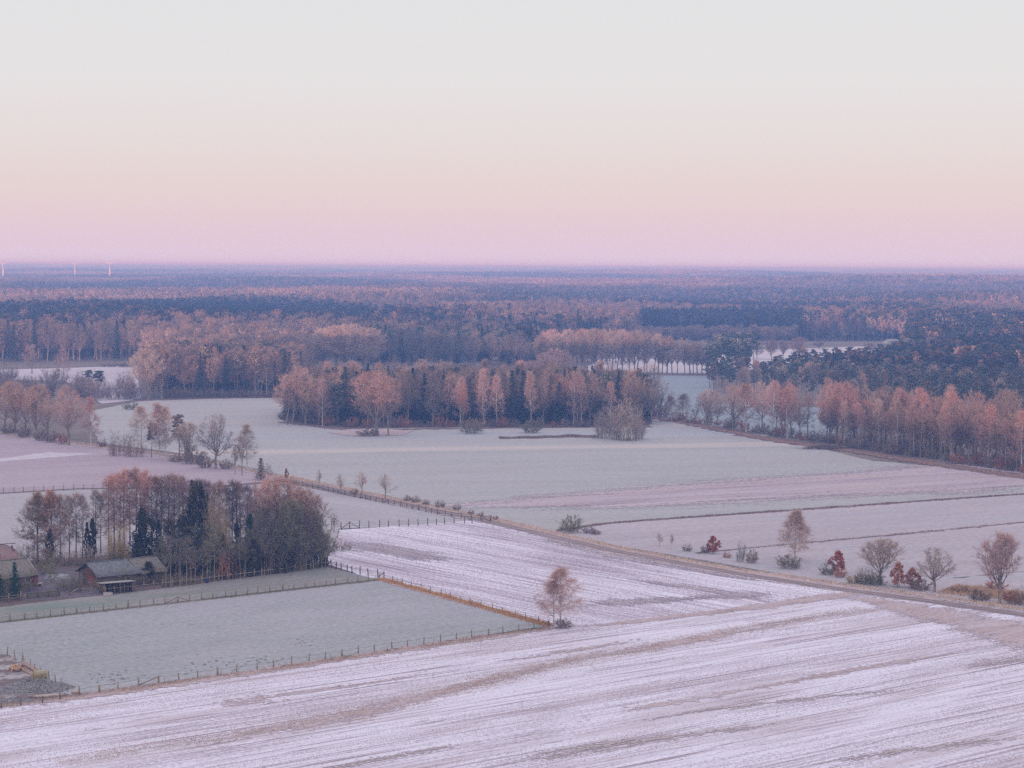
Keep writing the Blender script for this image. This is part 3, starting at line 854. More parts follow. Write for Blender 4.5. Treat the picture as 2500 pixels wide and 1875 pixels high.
def bush(seed, H=4.0, Rw=3.0, stems=26, n2=8, nt=20, tww=0.05, r0=0.05, up=0.03, droop=0.0, bark="bark_grey", el=(35, 85), spread=0.5, prof="dome"):
    rng = random.Random(seed); nrng = np.random.default_rng(seed)
    T, C = MB(), MB()
    pf = PROF[prof]; ph = rng.uniform(0, 6)

    def inside(q):
        t = q[2] / H
        return t < 1 and math.hypot(q[0], q[1]) < Rw * pf(max(0, t)) * (1 + 0.18 * math.sin(3 * math.atan2(q[1], q[0]) + ph))
    S, D, L, fS, fD, fL, fW = [], [], [], [], [], [], []
    for s in range(stems):
        az = s * 2.4; e = math.radians(rng.uniform(*el))
        b = np.array([math.cos(az), math.sin(az), 0]) * Rw * spread * math.sqrt(rng.random())
        d = np.array([math.cos(az) * math.cos(e), math.sin(az) * math.cos(e), math.sin(e)])
        pts, _ = walk(b, d, H * 1.3, H / 9, up, 0.10, inside, rng)
        if len(pts) < 3: pts = [b, b + d * H / 8, b + d * H / 4]
        T.tube(pts, np.linspace(r0, 0.015, len(pts)), 3)
        m = len(pts)
        for j in range(n2):
            f = 0.15 + 0.85 * rng.random(); k = f * (m - 1); k0 = min(m - 2, int(k)); p = pts[k0] + (pts[k0 + 1] - pts[k0]) * (k - k0)
            ax = pts[k0 + 1] - pts[k0]; ax = ax / (math.sqrt(ax @ ax) + 1e-9)
            d2 = ax * 0.8 + np.array([rng.gauss(0, .5), rng.gauss(0, .5), rng.gauss(0, .4) - droop]); d2 /= math.sqrt(d2 @ d2)
            l2 = H * rng.uniform(0.12, 0.28)
            fS.append(p); fD.append(d2); fL.append(l2); fW.append(0.05)
            for _ in range(nt):
                S.append(p + d2 * l2 * rng.random()); D.append(d2 * 0.8 + np.array([rng.gauss(0, .55), rng.gauss(0, .55), rng.gauss(0, .5) + 0.1 - droop * 2])); L.append(H * rng.uniform(0.06, 0.16))
    C.twigs(np.array(fS), np.array(fD), np.array(fL), np.array(fW), nrng)
    C.twigs(np.array(S), np.array(D), np.array(L), tww * nrng.uniform(.6, 1.3, len(S)), nrng)
    return T, C, H, Rw


PROTO = {}


def proto(kind, fn, crown_mat, bark, seeds, **kw):
    PROTO[kind] = []
    for s in seeds:
        T, C, H, Rw = fn(s, **kw)
        cv = np.concatenate(C.v)
        H = float(np.percentile(cv[:, 2], 99.7)); Rw = float(np.percentile(np.hypot(cv[:, 0], cv[:, 1]), 96))
        PROTO[kind].append((T.mesh(kind + "_trunk", MATS[bark]), C.mesh(kind + "_crown", MATS[crown_mat]), H, Rw))


proto("oak", bare_tree, "twig", "bark_grey", (11, 12, 13), H=15, zb=3.2, Rw=6.6, prof="round", style="fork", n1=12, n2=10, n3=7, nt=11, el=(12, 78), up=0.035, tw=(0.4, 1.0), tww=0.034, r0=0.42, fork_z=0.30)
proto("round", bare_tree, "twig", "bark_grey", (21, 22, 23), H=16, zb=2.6, Rw=5.2, prof="round", style="fork", n1=14, n2=10, n3=7, nt=12, el=(38, 84), up=0.07, tw=(0.5, 1.3), tww=0.035, r0=0.33, fork_z=0.24)
proto("tall", bare_tree, "twig", "bark_grey", (31, 32, 33, 34, 35, 36), H=20, zb=3.6, Rw=4.4, prof="tall", style="fork", n1=11, n2=9, n3=7, nt=9, el=(25, 86), up=0.08, tw=(0.5, 1.3), tww=0.04, r0=0.28, fork_z=0.28)
proto("alder", bare_tree, "twig", "bark_dark", (41, 42, 43, 44), H=18, zb=5.5, Rw=2.6, prof="tall", style="pole", n1=30, n2=6, n3=5, nt=6, el=(8, 55), up=0.03, tw=(0.3, 0.9), tww=0.031, r0=0.21)
proto("alder_wide", bare_tree, "twig", "bark_dark", (45, 46), H=16, zb=2.6, Rw=4.6, prof="egg", style="pole", n1=36, n2=9, n3=6, nt=9, el=(5, 60), up=0.05, tw=(0.3, 0.9), tww=0.04, r0=0.25)
proto("birch", bare_tree, "twig", "bark_birch", (51, 52, 53, 54), H=18, zb=3.6, Rw=3.1, prof="egg", style="pole", n1=26, n2=7, n3=5, nt=9, el=(30, 75), up=0.05, tw=(0.4, 1.1), tww=0.032, droop=0.16, r0=0.2, lean=0.03)
proto("sparse_birch", bare_tree, "twig", "bark_birch", (57, 58), H=13, zb=2.5, Rw=4.0, prof="egg", style="pole", n1=24, n2=7, n3=6, nt=8, el=(25, 70), up=0.04, tw=(0.5, 1.3), tww=0.019, droop=0.4, r0=0.17)
proto("weeping_birch", bare_tree, "twig", "bark_birch", (55, 56), H=13, zb=1.8, Rw=4.0, prof="egg", style="pole", n1=34, n2=9, n3=6, nt=10, el=(20, 72), up=0.06, tw=(0.4, 1.0), tww=0.028, droop=0.2, r0=0.2)
proto("stem", bare_tree, "twig", "bark_moss", (47, 48, 49), H=15, zb=7.5, Rw=2.4, prof="tall", style="pole", n1=14, n2=5, n3=4, nt=6, el=(20, 70), up=0.05, tw=(0.3, 0.9), tww=0.04, r0=0.17, lean=0.02)
proto("pine", pine_tree, "needle", "bark_pine", (61, 62, 63, 64), H=19, crown=0.5)
proto("spruce", spruce_tree, "dark_needle", "bark_dark", (71, 72), H=20)
proto("dark_leafy", leafy_tree, "leaf", "bark_dark", (81, 82, 83), H=13, Rw=4.4, npc=110)
proto("column", leafy_tree, "leaf", "bark_dark", (84, 85), H=12, Rw=1.5, ncl=60, npc=110, size=0.30, prof="egg", stems=1)
proto("red_oak", leafy_tree, "leaf", "bark_dark", (86, 87, 88), H=5, Rw=1.9, zb=0.8, ncl=34, npc=85, size=0.19, prof="egg", stems=2, r0=0.07, shell=0.3)
proto("bush", bush, "twig", "bark_grey", (91, 92, 93))
proto("thicket", bush, "twig", "bark_grey", (94, 95, 96), H=8, Rw=4, stems=26, n2=9, nt=11, tww=0.05, r0=0.07, el=(55, 88), spread=0.75, prof="dome")
proto("willow", bush, "twig", "bark_moss", (97, 98), H=14, Rw=5.0, stems=30, n2=12, nt=12, tww=0.05, r0=0.13, el=(62, 89), spread=0.7, up=0.04, prof="dome")
proto("sapling", bare_tree, "twig", "bark_grey", (101, 102, 103), H=6, zb=1.2, Rw=1.6, prof="egg", style="fork", n1=7, n2=6, n3=4, nt=6, el=(45, 84), up=0.06, tw=(0.2, 0.5), tww=0.03, r0=0.08, fork_z=0.3)

TINT = {
    "tan": (0.351, 0.269, 0.223), "brown": (0.292, 0.224, 0.192), "orange": (0.379, 0.257, 0.212), "pink": (0.394, 0.284, 0.259), "red": (0.403, 0.254, 0.225), "grey": (0.255, 0.223, 0.21),
    "pale": (0.411, 0.333, 0.292), "olive": (0.282, 0.256, 0.182), "gold": (0.438, 0.34, 0.177), "purple": (0.274, 0.205, 0.21),
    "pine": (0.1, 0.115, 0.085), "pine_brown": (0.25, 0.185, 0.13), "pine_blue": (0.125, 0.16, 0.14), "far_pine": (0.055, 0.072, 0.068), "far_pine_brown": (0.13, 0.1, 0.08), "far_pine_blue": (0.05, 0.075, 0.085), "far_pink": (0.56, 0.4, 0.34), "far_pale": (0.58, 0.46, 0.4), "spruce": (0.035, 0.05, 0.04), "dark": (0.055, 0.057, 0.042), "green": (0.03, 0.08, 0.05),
    "ivy": (0.075, 0.075, 0.05), "redleaf": (0.4, 0.12, 0.07), "russet": (0.46, 0.215, 0.14), "maroon": (0.16, 0.07, 0.065), "light_twig": (0.52, 0.40, 0.345), "rose_twig": (0.58, 0.39, 0.355), "pine_dry": (0.21, 0.165, 0.125),
}
NAME = {"oak": "oak_tree", "round": "broadleaf_tree", "tall": "tall_tree", "alder": "alder_tree", "alder_wide": "alder_tree", "stem": "slender_tree", "birch": "birch_tree", "weeping_birch": "birch_tree", "sparse_birch": "birch_tree", "pine": "pine_tree",  # the tall kind is a broadleaf of unknown species
        "spruce": "spruce_tree", "dark_leafy": "evergreen_tree", "column": "ivy_clad_tree", "red_oak": "young_oak", "bush": "bush", "thicket": "thicket_shrub", "willow": "willow_tree", "sapling": "young_tree"}
CAT = {"bush": "bush", "thicket": "shrub"}
prng = random.Random(5)
N_TREES = 0


def plant(kind, p, h, w=None, tint="tan", label="", group=None, rz=None, name=None, tilt=0.0, var=0.08):
    """one tree as a thing: trunk and crown under an Empty at its foot; h height in metres, w crown width in metres"""
    global N_TREES
    T, C, H0, R0 = PROTO[kind][prng.randrange(len(PROTO[kind]))]
    sz = h / H0; sx = (w / (2 * R0)) if w else sz * prng.uniform(0.88, 1.12)
    root = empty(name or NAME[kind], (p[0], p[1], p[2] if len(p) > 2 else 0.0), prng.uniform(0, 6.28) if rz is None else rz)
    root.location.z = float(hill(p[0], p[1]))
    root.scale = (sx, sx, sz)
    if tilt: root.rotation_euler = (prng.gauss(0, tilt), prng.gauss(0, tilt), root.rotation_euler.z)
    c = TINT[tint]; k = 1 + prng.uniform(-var, var)
    link("trunk", T, root)
    o = link("crown", C, root)
    o.color = (c[0] * k * (1 + prng.uniform(-.04, .04)), c[1] * k, c[2] * k * (1 + prng.uniform(-.04, .04)), 1)
    N_TREES += 1
    return tag(root, label, CAT.get(kind, "tree"), group)


def at(kind, x, yb, yt, wpx=None, tint="tan", label="", group=None, **kw):
    """plant a tree whose foot and top stand at those places in the photograph"""
    p = ground(x, yb)
    s = px_per_m(p)
    return plant(kind, p, (yb - yt) / s, wpx / s if wpx else None, tint, label, group, **kw)


def inside_poly(x, y, poly):
    c = False
    n = len(poly)
    for i in range(n):
        x1, y1 = poly[i]; x2, y2 = poly[i - 1]
        if (y1 > y) != (y2 > y) and x < (x2 - x1) * (y - y1) / (y2 - y1) + x1: c = not c
    return c


def wood(px_poly, spacing, mixl, label, group, seed, maxn=400):
    """fill a piece of woodland with single trees: mixl = (weight, kind, tint, hmin, hmax, words)"""
    rng = random.Random(seed)
    poly = [(p.x, p.y) for p in poly_ground(px_poly)]
    xs = [p[0] for p in poly]; ys = [p[1] for p in poly]
    pts = []
    tries = 0
    while tries < 20000 and len(pts) < maxn:
        tries += 1
        x, y = rng.uniform(min(xs), max(xs)), rng.uniform(min(ys), max(ys))
        if not inside_poly(x, y, poly): continue
        if any((x - a) ** 2 + (y - b) ** 2 < spacing ** 2 for a, b in pts): continue
        pts.append((x, y))
    wsum = sum(m[0] for m in mixl)
    for x, y in pts:
        r = rng.uniform(0, wsum)
        for m in mixl:
            r -= m[0]
            if r <= 0: break
        plant(m[1], (x, y), rng.uniform(m[3], m[4]), None, m[2], m[5] + " " + label, group)
    return len(pts)

# ------------------------------------------------------------------ single trees and hedges that one can point at
# the row of hedgerow trees by the track, lower right of the picture
at("weeping_birch", 1940, 1372, 1244, 94, "light_twig", "pale barked weeping birch, tallest tree beside the track, dark bush at its foot")
at("bush", 1925, 1388, 1352, 66, "olive", "dark olive bush under the weeping birch by the track")
at("red_oak", 1741, 1352, 1308, 34, "redleaf", "small oak with bright rust red leaves standing alone by the track")
at("bush", 1722, 1351, 1330, 26, "brown", "low brown bush just beside the lone rust red oak")
at("bush", 1395, 1300, 1256, 64, "olive", "bushy olive shrub at the left end of the long ditch")
at("bush", 1440, 1302, 1284, 40, "purple", "low purplish shrub where the ditch meets the track")
at("bush", 1455, 1305, 1292, 30, "brown", "small brown shrub between track and ditch")
at("sapling", 1610, 1335, 1300, 22, "tan", "leaning thin sapling with few twigs beside the track")
at("sapling", 1640, 1340, 1302, 16, "tan", "thin upright sapling between leaning sapling and low shrub by track")
at("bush", 1677, 1346, 1327, 28, "tan", "low tan shrub left of the lone rust red oak")
at("thicket", 1809, 1372, 1318, 26, "grey", "narrow grey shrub right of the lone rust red oak")
at("bush", 1836, 1375, 1340, 36, "tan", "loose tan shrub beside the narrow grey shrub")
at("bush", 1775, 1362, 1346, 24, "russet", "low russet shrub on the verge past the lone red oak")
at("red_oak", 2046, 1400, 1344, 44, "redleaf", "round crowned young oak with rust red leaves behind a grey bush")
at("bush", 2022, 1404, 1368, 46, "grey", "grey bush in front of the round red leaved oak")
at("bush", 2050, 1410, 1385, 34, "russet", "russet shrub below the round red leaved oak")
at("round", 2150, 1428, 1312, 100, "light_twig", "round bare tree between the red oak and the wide oak by the track")
at("bush", 2140, 1430, 1395, 50, "olive", "dark ivy covered bush at the foot of the round bare tree")
at("thicket", 2115, 1424, 1378, 60, "tan", "tan thicket behind the round bare tree")
at("red_oak", 2193, 1434, 1372, 40, "russet", "tall narrow russet leaved shrub left of the wide oak")
at("red_oak", 2228, 1436, 1386, 44, "russet", "broad russet leaved shrub close to the wide oak")
at("bush", 2245, 1440, 1412, 60, "brown", "brown scrub at the foot of the wide oak")
at("oak", 2281, 1446, 1334, 112, "light_twig", "wide crowned bare oak with crooked limbs by the track")
at("round", 2441, 1476, 1298, 124, "rose_twig", "largest bare tree at the right end of the track row")
at("bush", 2472, 1474, 1440, 60, "russet", "russet shrub beside the largest tree of the track row")
at("bush", 2390, 1466, 1438, 60, "brown", "brown scrub left of the largest tree of the track row")
at("bush", 2080, 1425, 1404, 36, "gold", "yellowish shrub nearest the field corner beside the track")
at("bush", 2105, 1427, 1398, 44, "olive", "olive shrub next to the yellowish one beside the track")
at("bush", 2345, 1448, 1428, 50, "brown", "low brown scrub right of the wide oak")
at("thicket", 2500, 1478, 1425, 60, "tan", "tall tan thicket at the picture's right edge by the track")
at("bush", 2430, 1440, 1418, 60, "russet", "russet scrub behind the largest tree of the track row")

# the pink birch at the corner of the big paddock
at("sparse_birch", 1368, 1532, 1382, 124, "rose_twig", "twin stemmed birch with reddish twigs at the paddock corner")
at("sparse_birch", 1352, 1530, 1415, 86, "rose_twig", "smaller birch stem leaning beside the reddish corner birch")
at("bush", 1375, 1534, 1508, 50, "purple", "low purplish scrub at the foot of the corner birch")

# young trees along the farm track above the middle paddock
at("sapling", 779, 1190, 1146, 24, "light_twig", "leftmost bare sapling of the row above the post and rail fence")
at("sapling", 832, 1207, 1156, 34, "light_twig", "second bare young tree above the post and rail fence")
at("sapling", 883, 1210, 1150, 46, "rose_twig", "third young tree above the fence, still holding brown leaves")
at("sapling", 941, 1219, 1156, 52, "light_twig", "fourth and sturdiest young tree above the post and rail fence")
at("red_oak", 699, 1170, 1143, 11, "russet", "thin russet shrub at the upper end of the rail fence")
at("bush", 865, 1208, 1192, 24, "orange", "low brown bush between the second and third young trees")
for k, (x, y, hh) in enumerate(((995, 1224, 16), (1015, 1228, 20), (1040, 1234, 16), (1075, 1240, 22), (1115, 1246, 18), (1150, 1256, 14), (1175, 1262, 14), (1210, 1270, 12))):
    at("bush", x, y, y - hh, hh * 1.3, "tan", "knee high dry shrub on the verge behind the rail fence", "dry shrubs on the verge behind the rail fence")

# hedge row left of centre
at("thicket", 292, 1112, 1050, 70, "tan", "dense tan thicket at the left end of the sparse hedgerow")
at("thicket", 330, 1115, 1070, 60, "tan", "lower tan thicket beside the dense one in the sparse hedgerow")
at("birch", 345, 1105, 990, 70, "pale", "pale feathery birch rising from the tan thickets")
at("pine", 370, 1116, 1032, 36, "pine_dry", "small brownish pine standing between two pale birches")
at("birch", 390, 1122, 982, 66, "pink", "tall pink tipped birch right of the small brownish pine")
at("birch", 404, 1123, 990, 64, "pale", "leaning pale birch close to the tall pink tipped one")
at("pine", 438, 1120, 1012, 38, "pine_dry", "taller brownish pine in the sparse hedgerow")
at("round", 456, 1128, 1030, 64, "pale", "thin tan tree between the taller pine and the bare oak")
at("bush", 470, 1132, 1088, 70, "brown", "brown hedge shrub between the pine and the bare oak")
at("bush", 498, 1142, 1112, 50, "brown", "low brown shrub just left of the bare oak's trunk")
at("oak", 527, 1145, 1012, 108, "grey", "big bare oak with spreading dark limbs in the sparse hedgerow")
at("bush", 550, 1145, 1120, 36, "tan", "low tan shrub right of the bare oak")
at("sapling", 574, 1158, 1084, 42, "tan", "slender bare tree first right of the big oak")
at("sapling", 591, 1161, 1050, 50, "tan", "taller slender tree with a straight stem right of the big oak")
at("birch", 604, 1145, 1034, 52, "pale", "feathery pale birch behind the two slender trees")
at("spruce", 637, 1172, 1118, 34, "brown", "small russet larch at the right end of the sparse hedgerow")
at("sapling", 655, 1178, 1130, 22, "tan", "thin bare sapling next to the small russet larch")
at("bush", 430, 1127, 1108, 40, "tan", "low tan shrub under the taller brownish pine")

# hedge at the far left
at("oak", 168, 1087, 942, 96, "orange", "big rounded oak with thick twin trunk in the left hedge")
at("birch", 222, 1093, 968, 52, "red", "red twigged birch right of the big rounded oak")
at("bush", 152, 1084, 1056, 34, "russet", "russet bush at the foot of the big rounded oak")
at("bush", 250, 1092, 1068, 26, "orange", "small rusty bush right of the red twigged birch")
for k, (x, yb, yt, w) in enumerate(((-25, 1050, 925, 90), (12, 1055, 932, 80), (38, 1060, 930, 80), (62, 1064, 945, 70), (88, 1068, 938, 76), (118, 1076, 965, 60))):
    at("oak" if k % 2 else "round", x, yb, yt, w, "orange" if k % 2 else "tan", "rusty crowned bare tree in the dense hedge left of the big oak", "dense hedge trees at the left")
for k, (x, yb) in enumerate(((20, 1060), (60, 1068), (100, 1076), (125, 1080))):
    at("bush", x, yb, yb - 30, 40, "brown", "brown undergrowth bush below the dense left hedge", "undergrowth of the left hedge")

# meadow bushes in front of the copse
at("bush", 1153, 1058, 1021, 64, "olive", "rounded grey green bush in the meadow, left of a similar one")
at("bush", 1296, 1057, 1023, 56, "olive", "rounded grey green bush in the meadow, right of a similar one")
at("willow", 1530, 1075, 968, 92, "pale", "tall many stemmed willow clump standing free in the meadow")
at("willow", 1470, 1070, 990, 52, "pale", "lower willow clump left of the tall many stemmed one")
at("willow", 1500, 1073, 995, 46, "tan", "middle stems of the willow clump in the meadow")
at("willow", 1560, 1072, 985, 40, "tan", "right hand stems of the willow clump in the meadow")
at("round", 920, 1062, 905, 128, "orange", "great round rusty tree with several trunks before the copse")
at("tall", 948, 1063, 925, 70, "tan", "slimmer tree standing within the great round tree's crown")
at("tall", 895, 1061, 930, 60, "tan", "mossy stemmed tree at the left of the great round tree")
at("bush", 900, 1064, 1045, 60, "brown", "low scrub under the great round rusty tree")

# isolated trees in the far left clearing
at("oak", 78, 912, 840, 50, "purple", "dark limbed bare oak alone in the far left clearing")
at("birch", 156, 922, 852, 46, "pink", "pale leaning birch right of the lone far oak")
at("pine", 217, 938, 903, 24, "spruce", "small dark pine top among grey scrub at left")
at("pine", 240, 955, 905, 30, "spruce", "dark pine leaning beside the small pine top")
at("pine", 124, 985, 948, 20, "spruce", "dwarf dark pine behind the dense left hedge")
for k in range(46):
    x = prng.uniform(-20, 340); y = 925 + 55 * prng.random() + max(0, (x - 200)) * 0.12
    at("thicket", x, min(y, 998), min(y, 998) - prng.uniform(26, 52), None, prng.choice(("purple", "brown", "purple", "grey")), "purplish bare scrub behind the left hedge", "purplish scrub behind the left hedge")
at("bush", 265, 895, 880, 56, "tan", "frosted brush heap at the far clearing's back edge")
at("bush", 310, 896, 884, 50, "purple", "low dark hedge at the far clearing's back edge")
at("bush", 318, 1000, 975, 40, "olive", "dark green bush at the wood's left corner")

# ------------------------------------------------------------------ the farm grove
gl = "in the row behind the farm"
for x, yb, yt, w, kind in ((92, 1372, 1200, 100, "alder_wide"), (126, 1374, 1196, 92, "alder_wide")):
    at(kind, x, yb, yt, w, "orange" if x > 100 else "tan", ("left" if x < 100 else "right") + " one of two broad alders left of the farm grove")
for x, yb, yt in ((148, 1372, 1203), (170, 1368, 1206), (186, 1366, 1200), (202, 1366, 1204), (234, 1352, 1192), (246, 1350, 1205)):
    at("alder", x, yb, yt, 46, "tan", "slender straight alder in the gap behind the barn", "slender alders behind the barn")
for k in range(27):
    x = 268 + k * 12.9 + prng.uniform(-4, 4)
    f = (x - 268) / 340
    yt = 1152 + 10 * f + prng.uniform(-8, 12) + (14 if f > 0.55 else 0) - (12 if 0.1 < f < 0.3 else 0)
    at("alder", x, 1342 + prng.uniform(-14, 10), yt, prng.uniform(46, 66), "red" if f < 0.32 else ("purple" if k % 3 else "brown"), "tall thin stemmed alder " + gl, "tall alders behind the farm")
for x, yt, w in ((640, 1168, 60), (625, 1178, 60), (660, 1162, 66)):
    at("tall", x, 1345, yt, w, "red", "reddish topped tree between alders and the dark clump", "reddish topped trees of the farm grove")
at("round", 690, 1385, 1162, 160, "orange", "great rust topped tree rising from the dark clump of the grove")
at("round", 735, 1380, 1192, 120, "orange", "rust brown tree right of the great rust topped one")
at("spruce", 470, 1395, 1172, 60, "dark", "tallest dark spruce in the middle of the farm grove")
at("dark_leafy", 484, 1385, 1178, 72, "dark", "dark evergreen wrapped round the tallest spruce")
at("spruce", 346, 1402, 1240, 66, "spruce", "dark spruce close behind the barn roof")
at("dark_leafy", 354, 1405, 1246, 66, "dark", "dark evergreen beside the barn's spruce")
at("spruce", 388, 1400, 1268, 40, "spruce", "narrow dark spruce right of the barn")
at("column", 610, 1400, 1255, 30, "green", "deep green ivy clad column in the grove")
at("column", 578, 1395, 1275, 26, "dark", "dark ivy clad stem left of the green column")
at("column", 226, 1372, 1265, 22, "dark", "dark ivy clad alder above the barn's left end")
at("column", 213, 1372, 1275, 16, "dark", "thin ivy clad stem left of the dark ivy alder")
at("column", 122, 1372, 1290, 24, "dark", "ivy clad foot of the broad alder")
at("willow", 285, 1378, 1262, 72, "gold", "yellow green willow with glowing tips behind the barn")
at("willow", 525, 1400, 1205, 66, "gold", "golden barked willow in the middle of the grove")
at("willow", 545, 1405, 1235, 50, "gold", "lower golden willow beside the middle one")
for k, (x, yb, yt, w) in enumerate(((415, 1408, 1268, 58), (448, 1406, 1258, 64), (500, 1404, 1285, 58), (540, 1402, 1300, 54), (640, 1395, 1275, 64), (676, 1392, 1258, 66), (708, 1390, 1270, 60), (742, 1388, 1282, 60), (774, 1382, 1292, 50), (655, 1382, 1248, 54), (722, 1376, 1240, 60), (766, 1372, 1262, 44), (690, 1398, 1305, 56), (620, 1405, 1318, 50))):
    at("dark_leafy", x, yb, yt, w, ("ivy", "dark", "ivy")[k % 3], "dark olive evergreen in the thick right half of the grove" if x > 600 else "dark olive evergreen in the middle of the grove", "dark evergreens of the farm grove")
for k, (x, yb, yt, w, kd) in enumerate(((632, 1398, 1246, 60, "tall"), (650, 1400, 1232, 64, "round"), (668, 1398, 1222, 70, "willow"), (690, 1396, 1228, 70, "tall"), (706, 1394, 1215, 76, "round"), (728, 1392, 1222, 70, "willow"), (748, 1390, 1232, 64, "tall"), (765, 1386, 1240, 60, "round"), (781, 1384, 1268, 46, "tall"), (616, 1402, 1278, 50, "tall"))):
    at(kd, x, yb, yt, w, ("olive", "grey", "brown", "olive")[k % 4], "grey brown twiggy tree wrapped in the grove's dark right half", "twiggy trees of the grove's dark half")
for k, (x, yb, yt, w) in enumerate(((430, 1412, 1290, 50), (468, 1410, 1280, 54), (512, 1410, 1275, 60), (560, 1408, 1300, 54), (600, 1404, 1290, 50), (630, 1402, 1270, 60), (665, 1400, 1262, 60), (700, 1398, 1262, 60), (735, 1394, 1270, 60), (765, 1390, 1290, 56), (395, 1412, 1310, 46))):
    at("tall", x, yb, yt, w, "olive", "grey green mossy tree at the grove's front edge", "mossy front trees of the farm grove")
for k, (x, yb, yt) in enumerate(((793, 1383, 1290), (802, 1380, 1300), (786, 1386, 1300))):
    at("tall", x, yb, yt, 50, "olive", "leaning thin tree at the grove's right corner", "leaning trees at the grove's right corner")
at("sapling", 815, 1300, 1250, 40, "tan", "thin pale shrub beside the grove at the middle fence")
at("thicket", 835, 1345, 1312, 56, "brown", "arching brown shrub at the grove's right side by the snow")
at("red_oak", 563, 1412, 1345, 46, "maroon", "maroon leaved beech shrub at the grove's front")
at("red_oak", 548, 1414, 1352, 36, "russet", "brown leaved shrub beside the maroon beech")
at("pine", 437, 1415, 1300, 40, "ivy", "pine with bare orange trunk at the grove's front")
at("pine", 475, 1412, 1290, 44, "ivy", "second front pine with bare trunk in the grove")
for k in range(26):
    x = 405 + k * 15.2 + prng.uniform(-5, 5); yb = 1423 - (x - 500) * 0.13
    at("stem", x, yb, yb - prng.uniform(70, 130), None, prng.choice(("olive", "grey", "brown")), "thin pale stem in the row along the grove's front fence", "thin stems along the grove's front fence")
for k in range(26):
    x = 400 + k * 15.5 + prng.uniform(-6, 6); yb = 1421 - (x - 500) * 0.13 + prng.uniform(-6, 0)
    at("thicket", x, yb, yb - prng.uniform(16, 36), None, prng.choice(("olive", "grey", "brown", "olive")), "twiggy undergrowth shrub along the grove's front fence", "undergrowth of the farm grove")
for k in range(16):
    x = 60 + k * 36 + prng.uniform(-10, 10)
    at("thicket", x, 1372 + prng.uniform(-8, 10), 1325 + prng.uniform(-6, 16), None, prng.choice(("tan", "pale", "olive")), "pale tangled shrub behind the farm buildings", "pale shrubs behind the farm buildings")
at("spruce", 36, 1462, 1372, 36, "green", "small dark green fir beside the brick house")
at("spruce", -4, 1464, 1395, 44, "green", "dark fir cut by the picture's left edge")
at("thicket", 186, 1443, 1380, 40, "olive", "mossy shrub in the yard left of the barn door")
at("sapling", 124, 1446, 1365, 40, "olive", "thin dark yard tree in front of the frosted tarpaulin")
at("thicket", 118, 1402, 1340, 60, "olive", "bushy olive tree behind the yard")
at("thicket", 292, 1432, 1385, 70, "olive", "bare apple bush in front of the barn wall")
at("thicket", 232, 1440, 1412, 26, "gold", "yellowish shrub at the barn's left corner")
at("dark_leafy", 362, 1424, 1370, 40, "dark", "dark ivy bush between the two barn roofs")
at("thicket", 12, 1412, 1368, 60, "olive", "olive shrub in front of the red roofed house")
at("thicket", 44, 1414, 1362, 56, "grey", "grey shrub right of the red roofed house")
at("thicket", 20, 1396, 1345, 50, "purple", "purplish bare tree over the red roof")
for k, (x, yb, yt) in enumerate(((8, 1452, 1405), (58, 1446, 1400), (75, 1442, 1405), (150, 1440, 1404), (170, 1444, 1395), (210, 1444, 1408), (255, 1430, 1400), (275, 1436, 1404), (318, 1432, 1396), (340, 1430, 1398))):
    at("thicket", x, yb, yt, None, ("olive", "grey", "brown")[k % 3], "twiggy yard shrub screening the farm buildings", "twiggy shrubs screening the farm buildings")
for k, x in enumerate((330, 350, 375, 395, 410)):
    at("bush", x, 1432 - k * 2, 1408 - k * 2, 30, "brown", "brown weeds and scrub by the barn's front", "scrub by the barn's front")

# ------------------------------------------------------------------ woods
wood([(690, 1020), (770, 1036), (850, 1041), (1100, 1038), (1395, 1037), (1580, 1034), (1590, 1012), (1490, 1000), (1000, 996), (735, 1002)], 5.0,
     [(30, "tall", "brown", 17, 22, "brown bare broadleaf tree"), (34, "spruce", "spruce", 14, 20, "dark spruce"), (14, "birch", "pink", 17, 22, "white stemmed birch"), (12, "oak", "tan", 15, 19, "spreading bare oak"),
      (12, "pine", "pine", 15, 20, "dark pine"), (8, "tall", "russet", 13, 18, "russet bare broadleaf tree")], "in the long copse across the meadow", "trees of the long copse", 3)
for x, yt, t in ((715, 900, "orange"), (745, 905, "tan"), (788, 915, "orange"), (830, 895, "tan"), (1095, 905, "brown"), (1180, 900, "brown"), (1440, 910, "tan"), (1540, 905, "tan"), (700, 915, "pink"), (1560, 925, "brown")):
    at("tall", x, 1036, yt, 72, t, "large bare tree on the copse's front edge", "large front trees of the copse")
for x, yt in ((787, 925), (1180, 900), (1213, 915), (1297, 905), (1400, 905), (1420, 912), (1125, 920), (1490, 930)):
    at("birch", x, 1040, yt, 40, "pink", "white stemmed birch on the copse's front edge", "front birches of the copse")
for x, yt in ((843, 895), (1250, 905), (1275, 930), (1402, 895), (1100, 930), (1365, 930), (1060, 940), (835, 915)):
    at("spruce", x, 1036, yt, 44, "spruce", "dark pointed spruce on the copse's front edge", "front spruces of the copse")
at("tall", 1130, 1042, 930, 32, "russet", "russet tree still holding leaves on the copse's front edge")
for k in range(30):
    x = 690 + k * 30 + prng.uniform(-10, 10)
    yb = 1024 + (x - 690) * 0.12 if x < 850 else 1043
    at("bush", x, yb, yb - prng.uniform(14, 30), None, prng.choice(("brown", "russet", "purple")), "low brown undergrowth along the copse edge", "undergrowth of the copse")
for x, y in ((1612, 1028), (1590, 1036)):
    at("oak", x, y, y - 100, 70, "grey", "bare grey oak at the copse's right end", "grey oaks at the copse's right end")

